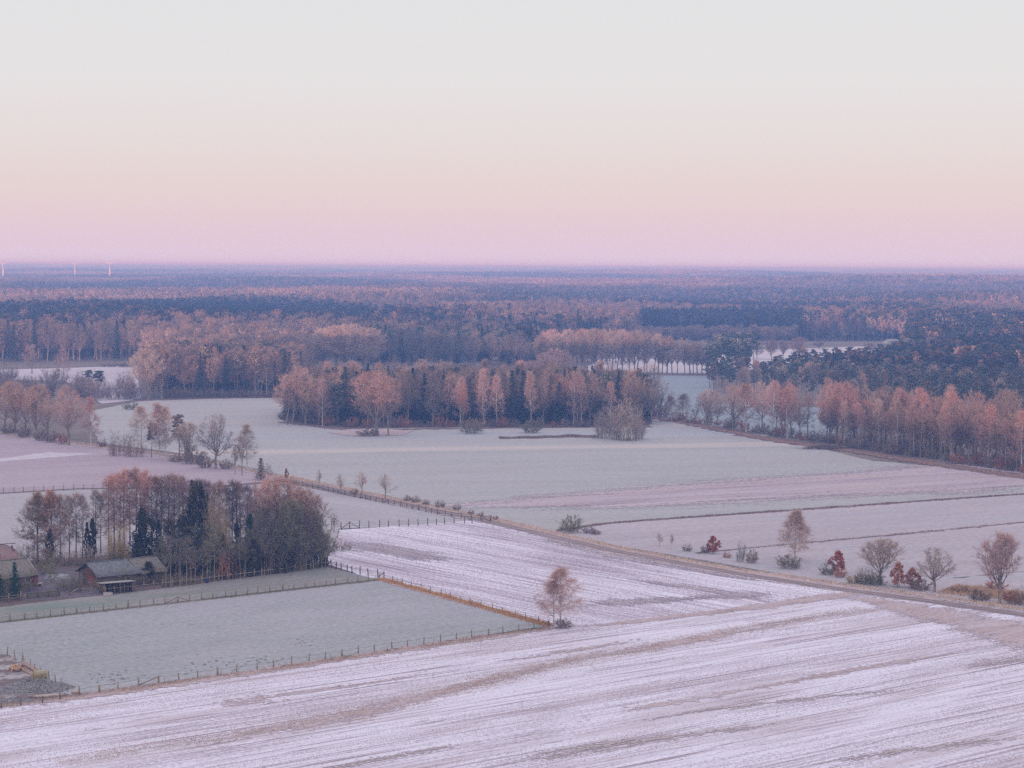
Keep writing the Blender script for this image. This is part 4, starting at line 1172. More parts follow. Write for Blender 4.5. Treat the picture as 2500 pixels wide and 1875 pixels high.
wood([(350, 972), (520, 969), (715, 966), (745, 945), (700, 934), (520, 930), (380, 938)], 5.2,
     [(20, "tall", "orange", 19, 23, "rusty bare broadleaf tree"), (22, "tall", "brown", 19, 23, "brown bare broadleaf tree"), (20, "pine", "pine_brown", 19, 23, "dull pine"), (24, "spruce", "spruce", 17, 22, "dark spruce"), (12, "birch", "pink", 18, 22, "white stemmed birch")],
     "in the square wood left of the copse", "trees of the square wood", 4, 190)
at("round", 362, 975, 852, 92, "pale", "pale rounded tree at the square wood's left corner")
at("round", 395, 973, 850, 84, "orange", "rusty rounded tree second from the square wood's left corner")
for k in range(14):
    x = 410 + k * 22
    at("bush", x, 972 - k * 0.2, 952 - prng.uniform(0, 8), None, "brown", "brown undergrowth along the square wood's edge", "undergrowth of the square wood")

# big pale trees and dark wood behind the copse
for x, yb, yt, w in ((790, 905, 800, 80), (822, 908, 792, 100), (856, 910, 790, 110), (890, 908, 798, 100), (912, 902, 812, 70)):
    at("round", x, yb, yt, w, "light_twig", "great pale feathery tree behind the square wood", "great pale trees behind the square wood")
wood([(820, 893), (1000, 892), (1300, 893), (1320, 880), (1100, 872), (900, 872)], 6.5,
     [(30, "spruce", "spruce", 18, 24, "dark spruce"), (20, "pine", "pine_blue", 18, 23, "dark pine"), (26, "round", "grey", 17, 22, "grey rounded bare tree"), (10, "tall", "tan", 18, 22, "tan bare tree")], "in the dark wood beyond the copse", "trees of the dark wood", 6, 130)
for x, yb, yt, w in ((1010, 893, 808, 56), (1050, 896, 805, 60), (1105, 895, 812, 54), (1160, 898, 822, 52), (1200, 897, 812, 60), (1250, 897, 815, 70), (1290, 897, 835, 60)):
    at("round", x, yb, yt, w, "grey", "rounded grey tree fronting the dark wood", "rounded grey trees before the dark wood")
for k in range(22):
    x = prng.uniform(930, 1330)
    y = prng.uniform(925, 942)
    at(prng.choice(("birch", "round", "round")), x, y, y - prng.uniform(30, 62), prng.uniform(34, 50), prng.choice(("pink", "pale", "tan")), "small pale tree in the strip behind the copse", "small pale trees behind the copse")
for x, yb, yt, w in ((690, 935, 880, 44), (725, 930, 870, 44), (760, 928, 890, 40), (860, 935, 880, 56), (1330, 940, 860, 60), (1350, 930, 850, 60), (1300, 935, 880, 50), (1375, 925, 855, 60)):
    at("round", x, yb, yt, w, "rose_twig", "pinkish small tree between the copse and the woods behind", "pinkish trees between the woods")

# the avenue with visible trunks, right of centre
for k in range(34):
    f = k / 33
    x = 1320 + 410 * f + prng.uniform(-5, 5)
    y = 905 + 10 * f + prng.uniform(-2, 1)
    yt = 806 + (10 if f < 0.2 else 0) + (34 * max(0, f - 0.55) / 0.45) + prng.uniform(-6, 8)
    at(prng.choice(("tall", "round", "tall")), x, y, yt, prng.uniform(40, 56), prng.choice(("pink", "tan", "pale", "tan")), "tall bare tree in the avenue above the green field", "avenue trees above the green field")
for k in range(16):
    x = 1330 + 13 * k + prng.uniform(-5, 5)
    at("round", x, 888 + prng.uniform(-8, 6), 806 + prng.uniform(-4, 14), 52, "rose_twig" if k % 2 else "light_twig", "pink topped tree massed behind the avenue", "pink topped trees behind the avenue")

# scattered round trees at the white strip
for x, yb, yt, w in ((1848, 876, 832, 32), (1884, 878, 828, 36), (1912, 876, 830, 30), (1950, 880, 822, 46), (1776, 880, 824, 40), (1700, 876, 835, 34), (1670, 880, 838, 30), (2125, 862, 838, 40), (2000, 852, 834, 36)):
    at("round", x, yb, yt, w, "pink", "small rounded tree beside the far white field", "rounded trees beside the far white field")

# the hedge of birches and oaks on the right
hl = "in the right hand hedge"
for x, yb, yt, w, kind, tint, words in (
        (1640, 1030, 965, 44, "birch", "pink", "first pink birch at the far end of the right hedge"),
        (1668, 1026, 960, 50, "birch", "pink", "second pink birch at the far end of the right hedge"),
        (1700, 1034, 985, 30, "sapling", "grey", "small grey tree after the two far pink birches"),
        (1727, 1042, 950, 64, "round", "pale", "pale feathery tree after the far pink birches"),
        (1752, 1046, 960, 50, "tall", "tan", "tan tree behind the leaning oak of the hedge"),
        (1790, 1052, 938, 86, "oak", "tan", "leaning oak with dark bent limbs in the hedge"),
        (1822, 1056, 935, 74, "birch", "orange", "twin birch with white stems beside the leaning oak"),
        (1860, 1058, 930, 64, "tall", "pink", "pink feathery tree right of the twin birch"),
        (1886, 1062, 928, 56, "birch", "pink", "tall thin birch before the blue gap"),
        (1922, 1070, 944, 60, "birch", "red", "reddish birch at the left of the blue gap"),
        (1953, 1074, 950, 60, "oak", "brown", "brown oak in the middle of the blue gap"),
        (1972, 1072, 965, 44, "alder", "brown", "dark thin tree at the blue gap's right"),
        (2026, 1078, 932, 78, "oak", "orange", "rusty oak with dark trunk right of the blue gap"),
        (2058, 1082, 930, 80, "round", "orange", "broad rusty tree above the leaning white trunk"),
        (2110, 1086, 940, 60, "tall", "brown", "brown tree right of the leaning white trunk"),
        (2150, 1092, 950, 70, "oak", "brown", "brown oak with tangled lower limbs in the hedge"),
        (2203, 1100, 950, 54, "birch", "red", "leaning white birch, first of the bright group"),
        (2222, 1100, 962, 48, "birch", "pink", "second leaning white birch of the bright group"),
        (2246, 1104, 945, 56, "birch", "red", "third white birch of the bright group"),
        (2258, 1106, 960, 50, "birch", "red", "fourth white birch of the bright group"),
        (2290, 1108, 968, 54, "tall", "brown", "brown tree just right of the bright birch group"),
        (2327, 1117, 955, 66, "birch", "red", "reddest birch in the right hedge"),
        (2375, 1124, 955, 92, "oak", "orange", "broad rusty oak right of the reddest birch"),
        (2411, 1138, 985, 58, "birch", "red", "slim white trunked birch standing forward of the hedge"),
        (2455, 1136, 950, 100, "round", "brown", "large brown tree behind the forward birch"),
        (2494, 1154, 1000, 60, "birch", "red", "white trunked birch at the right picture edge"),
        (2530, 1152, 975, 80, "round", "brown", "brown tree cut by the right picture edge"),
        (2315, 1100, 940, 60, "birch", "pink", "tall pale birch top behind the reddest birch")):
    at(kind, x, yb, yt, w, tint, words)
for k in range(64):
    x = 1900 + 10.3 * k + prng.uniform(-5, 5)
    y = 1066 + (x - 1900) * 0.142 - prng.uniform(2, 22)
    if 1935 < x < 2008: continue
    at(prng.choice(("tall", "birch", "round", "alder", "tall")), x, y, y - prng.uniform(85, 150), None, prng.choice(("orange", "brown", "tan", "brown", "red")), "bare tree in the thick of the right hedge", "trees in the thick of the right hedge")
for k in range(34):
    x = 2060 + 14.5 * k + prng.uniform(-5, 5)
    y = 1068 + (x - 1900) * 0.142 - prng.uniform(-1, 10)
    at("stem" if k % 3 else "birch", x, y, y - prng.uniform(100, 135), None, prng.choice(("orange", "tan", "red")), "pale straight stem on the right hedge's front edge", "pale stems on the right hedge's front edge")
for k in range(40):
    x = 2010 + 14.4 * k + prng.uniform(-5, 5)
    y = 1066 + (x - 1900) * 0.142 - prng.uniform(0, 26)
    at("thicket", x, y, y - prng.uniform(20, 46), None, prng.choice(("brown", "tan", "tan", "brown", "pale")), "many stemmed shrub under the trees of the right hedge", "shrubs under the right hedge trees")
for k in range(44):
    x = 1580 + 21.5 * k + prng.uniform(-6, 6)
    y = 1020 + (x - 1580) * 0.150 + prng.uniform(-8, -1)
    at("bush", x, y, y - prng.uniform(14, 30) * (1.3 if x > 2050 else 1), None, prng.choice(("brown", "russet", "purple", "tan")), "low brown undergrowth along the right hedge", "undergrowth of the right hedge")

# pine wood on the right
wood([(1725, 955), (1760, 962), (1880, 978), (2010, 995), (2200, 1020), (2600, 1062), (2600, 960), (2300, 945), (2100, 940), (1900, 930), (1740, 925)], 6.6,
     [(50, "pine", "pine", 10.5, 14.5, "frosted pine"), (16, "pine", "pine_brown", 11, 15, "brownish pine"), (12, "pine", "pine_blue", 10.5, 14, "blue green pine"), (5, "birch", "pink", 12, 16, "pink birch"), (5, "round", "pale", 11, 15, "pale bare tree")],
     "in the near edge of the pine wood", "near trees of the pine wood", 9, 260)
wood([(1725, 925), (1740, 905), (1800, 890), (1840, 890), (1830, 925)], 6.0, [(1, "pine", "pine_blue", 17, 22, "big frosted blue green pine")], "at the pine wood's left end", "pines at the pine wood's left end", 10, 30)

for k, (x, yb, yt) in enumerate(((1905, 915, 866), (1940, 912, 858), (1962, 910, 850), (1990, 912, 852), (2015, 908, 850), (2040, 910, 858), (2075, 905, 846), (2110, 905, 842), (2150, 900, 838), (2185, 898, 832), (2215, 895, 826), (2250, 892, 830))):
    at("pine", x, yb, yt, None, ("pine", "pine_blue", "pine_brown")[k % 3], "pine standing before the far white field", "pines before the far white field")

# front rows of the big forest at left
wood([(-60, 884), (335, 880), (350, 866), (-60, 868)], 5.5,
     [(30, "tall", "brown", 21, 26, "brown bare tree"), (26, "spruce", "spruce", 20, 26, "dark spruce"), (10, "pine", "pine_brown", 19, 24, "brown topped pine"), (10, "birch", "pink", 18, 23, "white stemmed birch"), (14, "alder", "tan", 18, 23, "straight thin trunked tree")],
     "in the tall forest edge at far left", "trees of the far left forest edge", 12, 130)

for k in range(30):
    x = 1560 + 13 * k + prng.uniform(-5, 5)
    at("round", x, 838 + prng.uniform(-2, 2), 794 + prng.uniform(-5, 6), prng.uniform(26, 36), "pale" if k % 3 else "pink", "pale tree in the even row before the far forest", "even row of pale trees before the far forest")

# ------------------------------------------------------------------ the forest beyond, one mass of instanced trees
FARCOL = bpy.data.collections.new("forest_tree_kinds")     # not linked: only a source for the forest's instances


def with_tint(me, cols):
    a = me.attributes.new("tint", 'FLOAT_COLOR', 'POINT')
    a.data.foreach_set("color", np.asarray(cols, np.float32).ravel())


def far_single(name, fn, tint, trunk_mat, **kw):
    T, C, H, Rw = fn(**kw)
    mb = MB(); mb.mat = 0
    for v, t in zip(C.v, C.t): mb.v.append(v); mb.t.append(t - t.min() + mb.n if False else t); mb.m.append(np.zeros(len(t), np.int32))
    mb.n = C.n
    nC = C.n
    for v, t in zip(T.v, T.t): mb.v.append(v); mb.t.append(t + nC); mb.m.append(np.ones(len(t), np.int32))
    mb.n += T.n
    me = mb.mesh(name, [MATS["far_tree"], MATS[trunk_mat]])
    c = TINT[tint]
    with_tint(me, np.tile(np.array([c[0], c[1], c[2], 1.0]), (len(me.vertices), 1)))
    o = bpy.data.objects.new(name, me); FARCOL.objects.link(o)


tall_kw = dict(H=21, zb=6, Rw=4.6, prof="tall", style="fork", n1=7, n2=6, n3=4, nt=7, el=(45, 86), up=0.08, tw=(0.7, 1.7), tww=0.12, r0=0.3, fork_z=0.34, fine=False)
round_kw = dict(H=19, zb=4, Rw=5.6, prof="round", style="fork", n1=8, n2=6, n3=4, nt=7, el=(30, 84), up=0.06, tw=(0.7, 1.7), tww=0.12, r0=0.32, fork_z=0.28, fine=False)
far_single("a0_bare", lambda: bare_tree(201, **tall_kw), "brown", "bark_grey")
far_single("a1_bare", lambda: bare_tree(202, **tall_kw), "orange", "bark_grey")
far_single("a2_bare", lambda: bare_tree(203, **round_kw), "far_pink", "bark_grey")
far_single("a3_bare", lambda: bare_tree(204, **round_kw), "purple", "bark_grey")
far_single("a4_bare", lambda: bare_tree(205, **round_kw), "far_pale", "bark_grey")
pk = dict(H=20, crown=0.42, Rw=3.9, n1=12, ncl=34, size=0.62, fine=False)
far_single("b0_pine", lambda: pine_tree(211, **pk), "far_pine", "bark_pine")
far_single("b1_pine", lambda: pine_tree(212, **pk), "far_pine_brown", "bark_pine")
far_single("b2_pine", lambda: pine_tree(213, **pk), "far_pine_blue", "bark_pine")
far_single("c0_spruce", lambda: spruce_tree(221, H=22, Rw=3.0, nl=18, nb=6, size=0.85), "spruce", "bark_dark")
N_SINGLE = 9


def far_patch(name, seed, weights, S=75.0, n=150):
    rng = np.random.default_rng(seed)
    mb = MB(); cols = []
    kinds = ["pine", "pine_brown", "pine_blue", "spruce", "brown", "orange", "pink", "purple", "pale"]
    w = np.array([weights.get(k, 0) for k in kinds], float); w /= w.sum()
    for i in range(n):
        x, y = rng.uniform(-S / 2, S / 2, 2)
        kd = kinds[rng.choice(len(kinds), p=w)]
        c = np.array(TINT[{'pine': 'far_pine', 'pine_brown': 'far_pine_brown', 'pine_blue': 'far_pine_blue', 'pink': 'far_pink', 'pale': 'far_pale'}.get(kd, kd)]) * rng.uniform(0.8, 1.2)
        h = rng.uniform(17, 25); r = rng.uniform(2.4, 4.2); hc = h * rng.uniform(0.4, 0.6)
        m = 44
        a = rng.normal(size=(m, 3)); a /= np.linalg.norm(a, axis=1)[:, None]; a *= rng.random((m, 1)) ** 0.35
        if kd == "spruce":
            a[:, :2] *= (1 - (a[:, 2:3] + 1) / 2 * 0.9)
        P = np.array([x, y, h - hc / 2]) + a * np.array([r, r, hc / 2])
        n0 = mb.n
        if kd in ("pine", "pine_brown", "pine_blue", "spruce"): mb.leaves(P, 1.25, rng, 0.2, a + np.array([0, 0, 0.2]), 0.3)
        else:
            mb.leaves(P[:24], 1.15, rng, 0.2, a[:24] + np.array([0, 0, 0.2]), 0.4); D = a + np.array([0, 0, 0.8]); mb.twigs(P, D, rng.uniform(1.2, 2.6, m), np.full(m, 0.42), rng)
        mb.twigs(np.array([[x, y, 0.0]]), np.array([[0, 0, 1.0]]), np.array([h * 0.9]), np.array([0.5]), rng)
        cols.append(np.tile(np.append(c, 1.0), (mb.n - n0, 1)))
    me = mb.mesh(name, MATS["far_tree"])
    with_tint(me, np.concatenate(cols))
    o = bpy.data.objects.new(name, me); FARCOL.objects.link(o)


far_patch("d0_patch", 301, dict(pine=5, pine_brown=3, pine_blue=2, brown=1))
far_patch("d1_patch", 302, dict(pine=4, pine_brown=4, purple=2, orange=1))
far_patch("d2_patch", 303, dict(brown=3, purple=3, pink=2, pine=2, orange=1))
far_patch("d3_patch", 304, dict(orange=3, pink=4, pale=2, brown=2))
far_patch("d4_patch", 305, dict(spruce=4, pine_blue=3, brown=2))
far_patch("d5_patch", 306, dict(pine_brown=4, orange=3, brown=3))
N_PATCH = 6


def px_of(X, Y):
    """where ground points stand in the photograph (arrays)"""
    M = np.array(CAM_ROT.transposed())
    P = np.stack([X, Y, np.full_like(X, -CAM_H)], 0)
    c = M @ P
    return IMG_W / 2 + F_PX * c[0] / -c[2], IMG_H / 2 - F_PX * c[1] / -c[2]


def stands(x, y):
    """slow change of tree kinds across the land, -1..1"""
    return 0.5 * np.sin(x / 83 + 2.1 * np.sin(y / 310)) + 0.5 * np.sin(y / 170 + 1.7 * np.sin(x / 140) + 1.0)


frng = np.random.default_rng(77)
FRONT_X = [-400, 350, 365, 745, 760, 820, 1320, 1335, 1530, 1560, 1950, 2190, 2205, 2900]
FRONT_Y = [868, 866, 926, 926, 898, 872, 872, 858, 846, 832, 834, 834, 832, 828]
PINE_POLY = [(1850, 936), (2000, 916), (2150, 903), (2215, 880), (2205, 830), (2900, 826), (2900, 985), (2600, 958), (2300, 943), (2100, 938)]


def single_points(n=46000):
    d = np.sqrt(frng.uniform(850 ** 2, 2350 ** 2, n)); a = frng.uniform(-0.31, 0.31, n)
    X, Y = d * np.sin(a), d * np.cos(a)
    px, py = px_of(X, Y)
    ok = py < np.interp(px, FRONT_X, FRONT_Y)
    inp = np.array([(px[i] > 1850 and py[i] < 990 and inside_poly(px[i], py[i], PINE_POLY)) for i in range(n)])
    strip_ = np.array([(1700 < px[i] < 2200 and 833 < py[i] < 930) for i in range(n)])
    keep = (ok & ~strip_) | inp
    s = stands(X * 0.8, Y * 0.8) * 1.1 + frng.normal(0, 0.27, n)
    idx = np.where(s > 0.35, frng.choice([5, 6, 7, 5, 8], n), np.where(s > -0.15, frng.choice([6, 0, 3, 5, 1, 8], n), frng.choice([0, 1, 2, 3, 4, 0], n)))
    idx = np.where(inp, frng.choice([5, 5, 6, 7, 7, 6, 2], n), idx)
    # lane of pale trees far right of centre, dark belt behind it
    belt = (px > 1560) & (px < 1960) & (py > 808) & (py < 834)
    idx = np.where(belt, frng.choice([8, 5, 7], n), idx)
    sc = frng.uniform(0.80, 1.12, n) * (1 + 0.14 * stands(X * 1.3 + 500, Y * 1.3))
    sc = np.where(inp & (py > 880), sc * np.interp(px, [1850, 2150, 2400], [0.55, 0.62, 0.78]), sc)
    return X[keep], Y[keep], idx[keep], sc[keep], sc[keep]


def patch_points():
    Xs, Ys, I, S, Hs = [], [], [], [], []
    d = 2330.0
    while d < 27000:
        st = 58 if d < 5000 else (85 if d < 9000 else 150)
        sc = 1.0 if d < 5000 else (1.25 if d < 9000 else 2.1)
        w = 0.30 * d
        m = int(2 * w / st)
        x = np.linspace(-w, w, m) + frng.uniform(-st * .4, st * .4, m)
        y = d + frng.uniform(-st * .45, st * .45, m)
        Xs.append(x); Ys.append(y); S.append(np.full(m, sc)); Hs.append(1 + 0.16 * stands(x * 0.7 + 900, y * 0.5))
        s = stands(x * 0.45, y * 0.35) * 1.2 + frng.normal(0, 0.15, m)
        I.append(np.where(s > 0.4, frng.choice([0, 1, 4], m), np.where(s > 0.0, frng.choice([1, 0, 5], m), np.where(s > -0.45, frng.choice([2, 5, 1], m), frng.choice([3, 2, 3, 5], m)))))
        d += st * 0.95
    return np.concatenate(Xs), np.concatenate(Ys), np.concatenate(I) + N_SINGLE, np.concatenate(S), np.concatenate(Hs)


def instancer(name, X, Y, idx, sxy, sz):
    n = len(X)
    me = bpy.data.meshes.new(name)
    Z = hill(X, Y) - 0.1
    me.vertices.add(n); me.vertices.foreach_set("co", np.stack([X, Y, Z], 1).astype(np.float32).ravel())
    a = me.attributes.new("proto", 'INT', 'POINT'); a.data.foreach_set("value", idx.astype(np.int32))
    a = me.attributes.new("turn", 'FLOAT_VECTOR', 'POINT'); t = np.zeros((n, 3), np.float32); t[:, 2] = frng.uniform(0, 6.28, n); a.data.foreach_set("vector", t.ravel())
    if sz is None: sz = np.ones(n)
    a = me.attributes.new("size", 'FLOAT_VECTOR', 'POINT'); a.data.foreach_set("vector", np.stack([sxy, sxy, sz * frng.uniform(0.9, 1.1, n)], 1).astype(np.float32).ravel())
    o = link(name, me)
    ng = bpy.data.node_groups.new(name, 'GeometryNodeTree')
    ng.interface.new_socket("Geometry", in_out='INPUT', socket_type='NodeSocketGeometry')
    ng.interface.new_socket("Geometry", in_out='OUTPUT', socket_type='NodeSocketGeometry')
    gi, go = ng.nodes.new('NodeGroupInput'), ng.nodes.new('NodeGroupOutput')
    iop = ng.nodes.new('GeometryNodeInstanceOnPoints')
    ci = ng.nodes.new('GeometryNodeCollectionInfo'); ci.inputs[0].default_value = FARCOL
    ci.inputs['Separate Children'].default_value = True; ci.inputs['Reset Children'].default_value = True
    iop.inputs['Pick Instance'].default_value = True

    def attr(nm, typ):
        q = ng.nodes.new('GeometryNodeInputNamedAttribute'); q.data_type = typ; q.inputs['Name'].default_value = nm
        return [s for s in q.outputs if s.enabled and s.name == 'Attribute'][0]
    L = ng.links
    L.new(gi.outputs[0], iop.inputs['Points'])
    L.new(ci.outputs[0], iop.inputs['Instance'])
    L.new(attr("proto", 'INT'), iop.inputs['Instance Index'])
    L.new(attr("turn", 'FLOAT_VECTOR'), iop.inputs['Rotation'])
    L.new(attr("size", 'FLOAT_VECTOR'), iop.inputs['Scale'])
    L.new(iop.outputs[0], go.inputs[0])
    md = o.modifiers.new("trees", 'NODES'); md.node_group = ng
    return o


# woodland added out of view to shade fields and tree feet from the sun
bx_, by_ = [np.array(a) for a in zip(*[(x + frng.uniform(-12, 12), y) for y in (-120, -165, -210) for x in range(-620, 560, 46)])]
tag(instancer("added_shade_forest", bx_, by_, frng.integers(0, 6, len(bx_)) + N_SINGLE, np.ones(len(bx_)), np.full(len(bx_), 0.80)), "unseen mixed wood added behind the viewer to shade fields and tree feet", "forest", kind="stuff")
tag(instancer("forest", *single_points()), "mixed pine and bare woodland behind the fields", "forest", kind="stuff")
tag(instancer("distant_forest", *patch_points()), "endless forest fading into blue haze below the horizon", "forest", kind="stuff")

# ------------------------------------------------------------------ dry grass along verges and ditches
GRASS = (0.68, 0.54, 0.46, 1); RUST = (0.68, 0.42, 0.23, 1); BROWN = (0.34, 0.26, 0.23, 1)
tufts("dry_grass", [(925, 1414), (1140, 1473), (1345, 1530)], 1.3, 2600, 0.75, RUST, "rusty tall grass along the paddock's right fence", "grass", 1, 0.07)
tufts("dry_grass", [(-60, 1733), (0, 1725), (600, 1645), (1000, 1585), (1345, 1533)], 2.2, 4200, 0.32, (0.54, 0.42, 0.36, 1), "short brown grass along the paddock's lower fence", "grass", 2, 0.06)
tufts("dry_grass", [(690, 1162), (1190, 1265), (1500, 1336), (1800, 1392), (2060, 1428), (2300, 1459), (2600, 1504)], 2.8, 6000, 0.45, GRASS, "tall straw coloured grass on the far side of the track", "grass", 3, 0.08)
tufts("dry_grass", [(1360, 1296), (1470, 1279), (1640, 1266), (2100, 1234), (2620, 1198)], 1.0, 2400, 0.42, BROWN, "dark brown grass in the long ditch", "grass", 4, 0.08)
tufts("dry_grass", [(1700, 1351), (1860, 1336), (2200, 1304), (2620, 1264)], 0.6, 800, 0.35, BROWN, "dark grass in the second narrower ditch", "grass", 5, 0.08)
tufts("dry_grass", [(150, 1866), (420, 1820), (700, 1773), (900, 1736), (1160, 1671), (1400, 1613), (1700, 1559), (1960, 1512), (2120, 1488)], 5.5, 9000, 0.16, (0.62, 0.50, 0.46, 1), "short tan grass on the strip through the lower field", "grass", 6, 0.06)
tufts("dry_grass", [(-60, 1050), (0, 1058), (240, 1090), (480, 1121), (690, 1166)], 3.0, 3200, 0.5, GRASS, "straw coloured grass along the left hedge", "grass", 7, 0.09)
tufts("dry_grass", [(1220, 1070), (1300, 1069), (1400, 1065), (1460, 1067)], 2.5, 1500, 0.9, BROWN, "dark reeds along the hollow before the willow clump", "grass", 8, 0.1)
tufts("dry_grass", [(2310, 1440), (2400, 1448), (2520, 1462)], 7.0, 3200, 0.8, (0.62, 0.44, 0.33, 1), "rusty tall grass around the largest track tree", "grass", 9, 0.09)
tufts("dry_grass", [(1570, 1016), (1760, 1050), (1900, 1076), (2060, 1099), (2200, 1121), (2500, 1166)], 3.5, 4200, 0.5, (0.46, 0.33, 0.27, 1), "brown grass along the right hedge's foot", "grass", 10, 0.1)
tufts("dry_grass", [(0, 1521), (500, 1465), (925, 1417)], 1.2, 2600, 0.22, (0.36, 0.31, 0.22, 1), "short tufts under the double paddock fence", "grass", 11, 0.06)

stubble([(-80, 1740), (0, 1728), (600, 1652), (1345, 1541), (1800, 1490), (2075, 1455), (2200, 1480), (2620, 1600), (2620, 1960), (-80, 1960)], 38, 0.75, 0.30, 0.15, 0.065, 0.44, (0.45, 0.345, 0.35, 1), "rows of short brown stubble across the lower snowy field", 3)
stubble([(800, 1376), (826, 1296), (1190, 1281), (1500, 1351), (1800, 1406), (2060, 1446), (1800, 1486), (1400, 1530), (1345, 1528), (935, 1418)], -50, 0.9, 0.5, 0.2, 0.10, 0.50, (0.42, 0.32, 0.34, 1), "rows of short brown stubble across the upper snowy field", 4)

# ------------------------------------------------------------------ fences
plain_mat("post_wood", (0.30, 0.235, 0.165), 0.35, 3.0, frost=0.5)
plain_mat("post_dark", (0.15, 0.12, 0.105), 0.35, 3.0, frost=0.35)
plain_mat("rail_wood", (0.22, 0.18, 0.15), 0.35, 2.0, frost=0.5)
plain_mat("tape_white", (0.62, 0.60, 0.58), 0.1, 2.0)
plain_mat("wire_grey", (0.30, 0.29, 0.28), 0.1, 2.0)

POST_MESH = {}


def post_mesh(mat, h, r):
    key = (mat, round(h, 2), round(r, 3))
    if key not in POST_MESH:
        mb = MB(); mb.tube([(0, 0, -0.1), (0, 0, h * 0.5), (0, 0, h - 0.03), (0, 0, h)], [r * 1.05, r, r * 0.97, r * 0.75], 7, True)
        POST_MESH[key] = mb.mesh("post", MATS[mat])
    return POST_MESH[key]


def lerp_px(line, t):
    g = [ground(*p) for p in line]
    L = [(b - a).length for a, b in zip(g, g[1:])]
    s = t * sum(L)
    for a, b, l_ in zip(g, g[1:], L):
        if s <= l_ + 1e-6: return a.lerp(b, s / l_)
        s -= l_
    return g[-1]


def fence(name, line, n, label, mat="post_wood", h=1.35, r=0.09, lines=(), braces=(), thin=0, rails=(), jit=0.04, group=None, tape="tape_white", thick=()):
    """posts along a line; tapes/wires and rails between them; braces: (post index, direction)"""
    root = empty(name, lerp_px(line, 0))
    inv = root.location.copy()
    P = []
    for k in range(n):
        p = lerp_px(line, k / (n - 1)) + Vector((prng.gauss(0, 0.12), prng.gauss(0, 0.12), 0))
        hh = h * prng.choice((0.9, 1.0, 1.0, 1.1)); rr = r * (1.5 if k in thick else 1)
        o = link("post", post_mesh(mat, hh, rr), root)
        o.location = p - inv; o.rotation_euler = (prng.gauss(0, jit), prng.gauss(0, jit), prng.uniform(0, 6))
        P.append((p, hh))
    for k in range(thin):
        t = (k + 0.5 + prng.uniform(-.2, .2)) / thin
        p = lerp_px(line, t) + Vector((0.3, -0.9, 0))
        o = link("stake", post_mesh(mat, h * 0.8, r * 0.45), root)
        o.location = p - inv; o.rotation_euler = (prng.gauss(0, jit * 1.5), prng.gauss(0, jit * 1.5), 0)
    for z in lines:
        mb = MB()
        for (a, ha), (b, hb) in zip(P, P[1:]):
            m = (a + b) / 2
            A, B, Mm = a - inv + Vector((0, 0, z)), b - inv + Vector((0, 0, z)), m - inv + Vector((0, 0, z - 0.04))
            mb.bar(A, Mm, 0.02, 0.045); mb.bar(Mm, B, 0.02, 0.045)
        mb.build("tape" if tape == "tape_white" else "wire", MATS[tape], root)
    for z in rails:
        for (a, ha), (b, hb) in zip(P, P[1:]):
            mb = MB(); mb.bar(a - inv + Vector((0, 0, z + prng.gauss(0, .03))), b - inv + Vector((0, 0, z + prng.gauss(0, .03))), 0.045, 0.12)
            mb.build("rail", MATS["rail_wood"], root)
    for k, d in braces:
        a, ha = P[k]; b, hb = P[k + d]
        mb = MB(); mb.bar(a - inv + Vector((0, 0, ha * 0.85)), b - inv + Vector((0, 0, 0.1)), 0.12, 0.12)
        mb.build("brace", MATS["rail_wood" if mat == "post_wood" else mat], root)
    return tag(root, label, "fence", group)


fence("paddock_fence", [(-40, 1524), (500, 1464), (925, 1416)], 34, "double post fence with white tape along the paddock's upper side", lines=(1.0, 0.55), thin=26, braces=((15, -1), (15, 1)), thick=(3, 7, 11, 15, 24))
fence("paddock_fence", [(797, 1381), (850, 1398), (938, 1413)], 10, "dark post fence with corner braces between grove and upper snow field", "post_dark", 1.6, 0.11, braces=((1, -1), (9, -1)), rails=(), lines=(1.1,), tape="wire_grey")
fence("paddock_fence", [(938, 1414), (1140, 1472), (1340, 1529)], 17, "low post fence in rusty grass on the paddock's right side", "post_dark", 1.15, 0.06, lines=(0.8,), tape="wire_grey", thin=8)
fence("paddock_fence", [(195, 1698), (330, 1676), (600, 1640), (1000, 1578), (1340, 1532)], 28, "single post fence along the paddock's lower side above the snowy field", "post_wood", 1.25, 0.09, lines=(0.95,), tape="wire_grey", thin=9, thick=(1, 4, 7, 14), braces=((4, -1),))
fence("log_yard_fence", [(18, 1601), (44, 1612), (72, 1633), (102, 1655), (132, 1668), (165, 1690), (195, 1698)], 12, "thin post fence curving around the log pile", "post_wood", 1.45, 0.075, jit=0.05)
fence("log_yard_fence", [(2, 1730), (98, 1718), (145, 1709)], 4, "short row of old posts below the plank stack", "post_dark", 1.2, 0.08)
fence("grove_fence", [(255, 1452), (500, 1424), (660, 1404), (795, 1385)], 26, "weathered post fence with pale tape along the grove's front", "post_wood", 1.5, 0.09, lines=(1.05,), thin=6)
fence("yard_fence", [(-30, 1474), (15, 1470), (48, 1466)], 4, "short yard fence with two rails in front of the fir", "post_wood", 1.55, 0.12, rails=(0.55, 1.05))
fence("middle_fence", [(812, 1294), (840, 1291), (1000, 1285), (1150, 1277), (1196, 1274)], 18, "wide spaced dark post fence with braces between small paddock and snow field", "post_dark", 1.7, 0.10, braces=((2, -1), (2, 1), (16, 1)), lines=(1.2, 0.7), tape="wire_grey")
fence("rail_fence", [(700, 1180), (760, 1192), (950, 1232), (1100, 1262), (1196, 1273)], 34, "post and rail fence running beside the farm track", "post_dark", 1.4, 0.09, rails=(0.55, 1.05), braces=((3, 1), (19, -1)))
fence("field_fence", [(-40, 1206), (80, 1201), (205, 1196), (300, 1193)], 15, "thin dark post fence between the left field and small paddock", "post_dark", 1.6, 0.07, lines=(1.2, 0.7), tape="wire_grey")

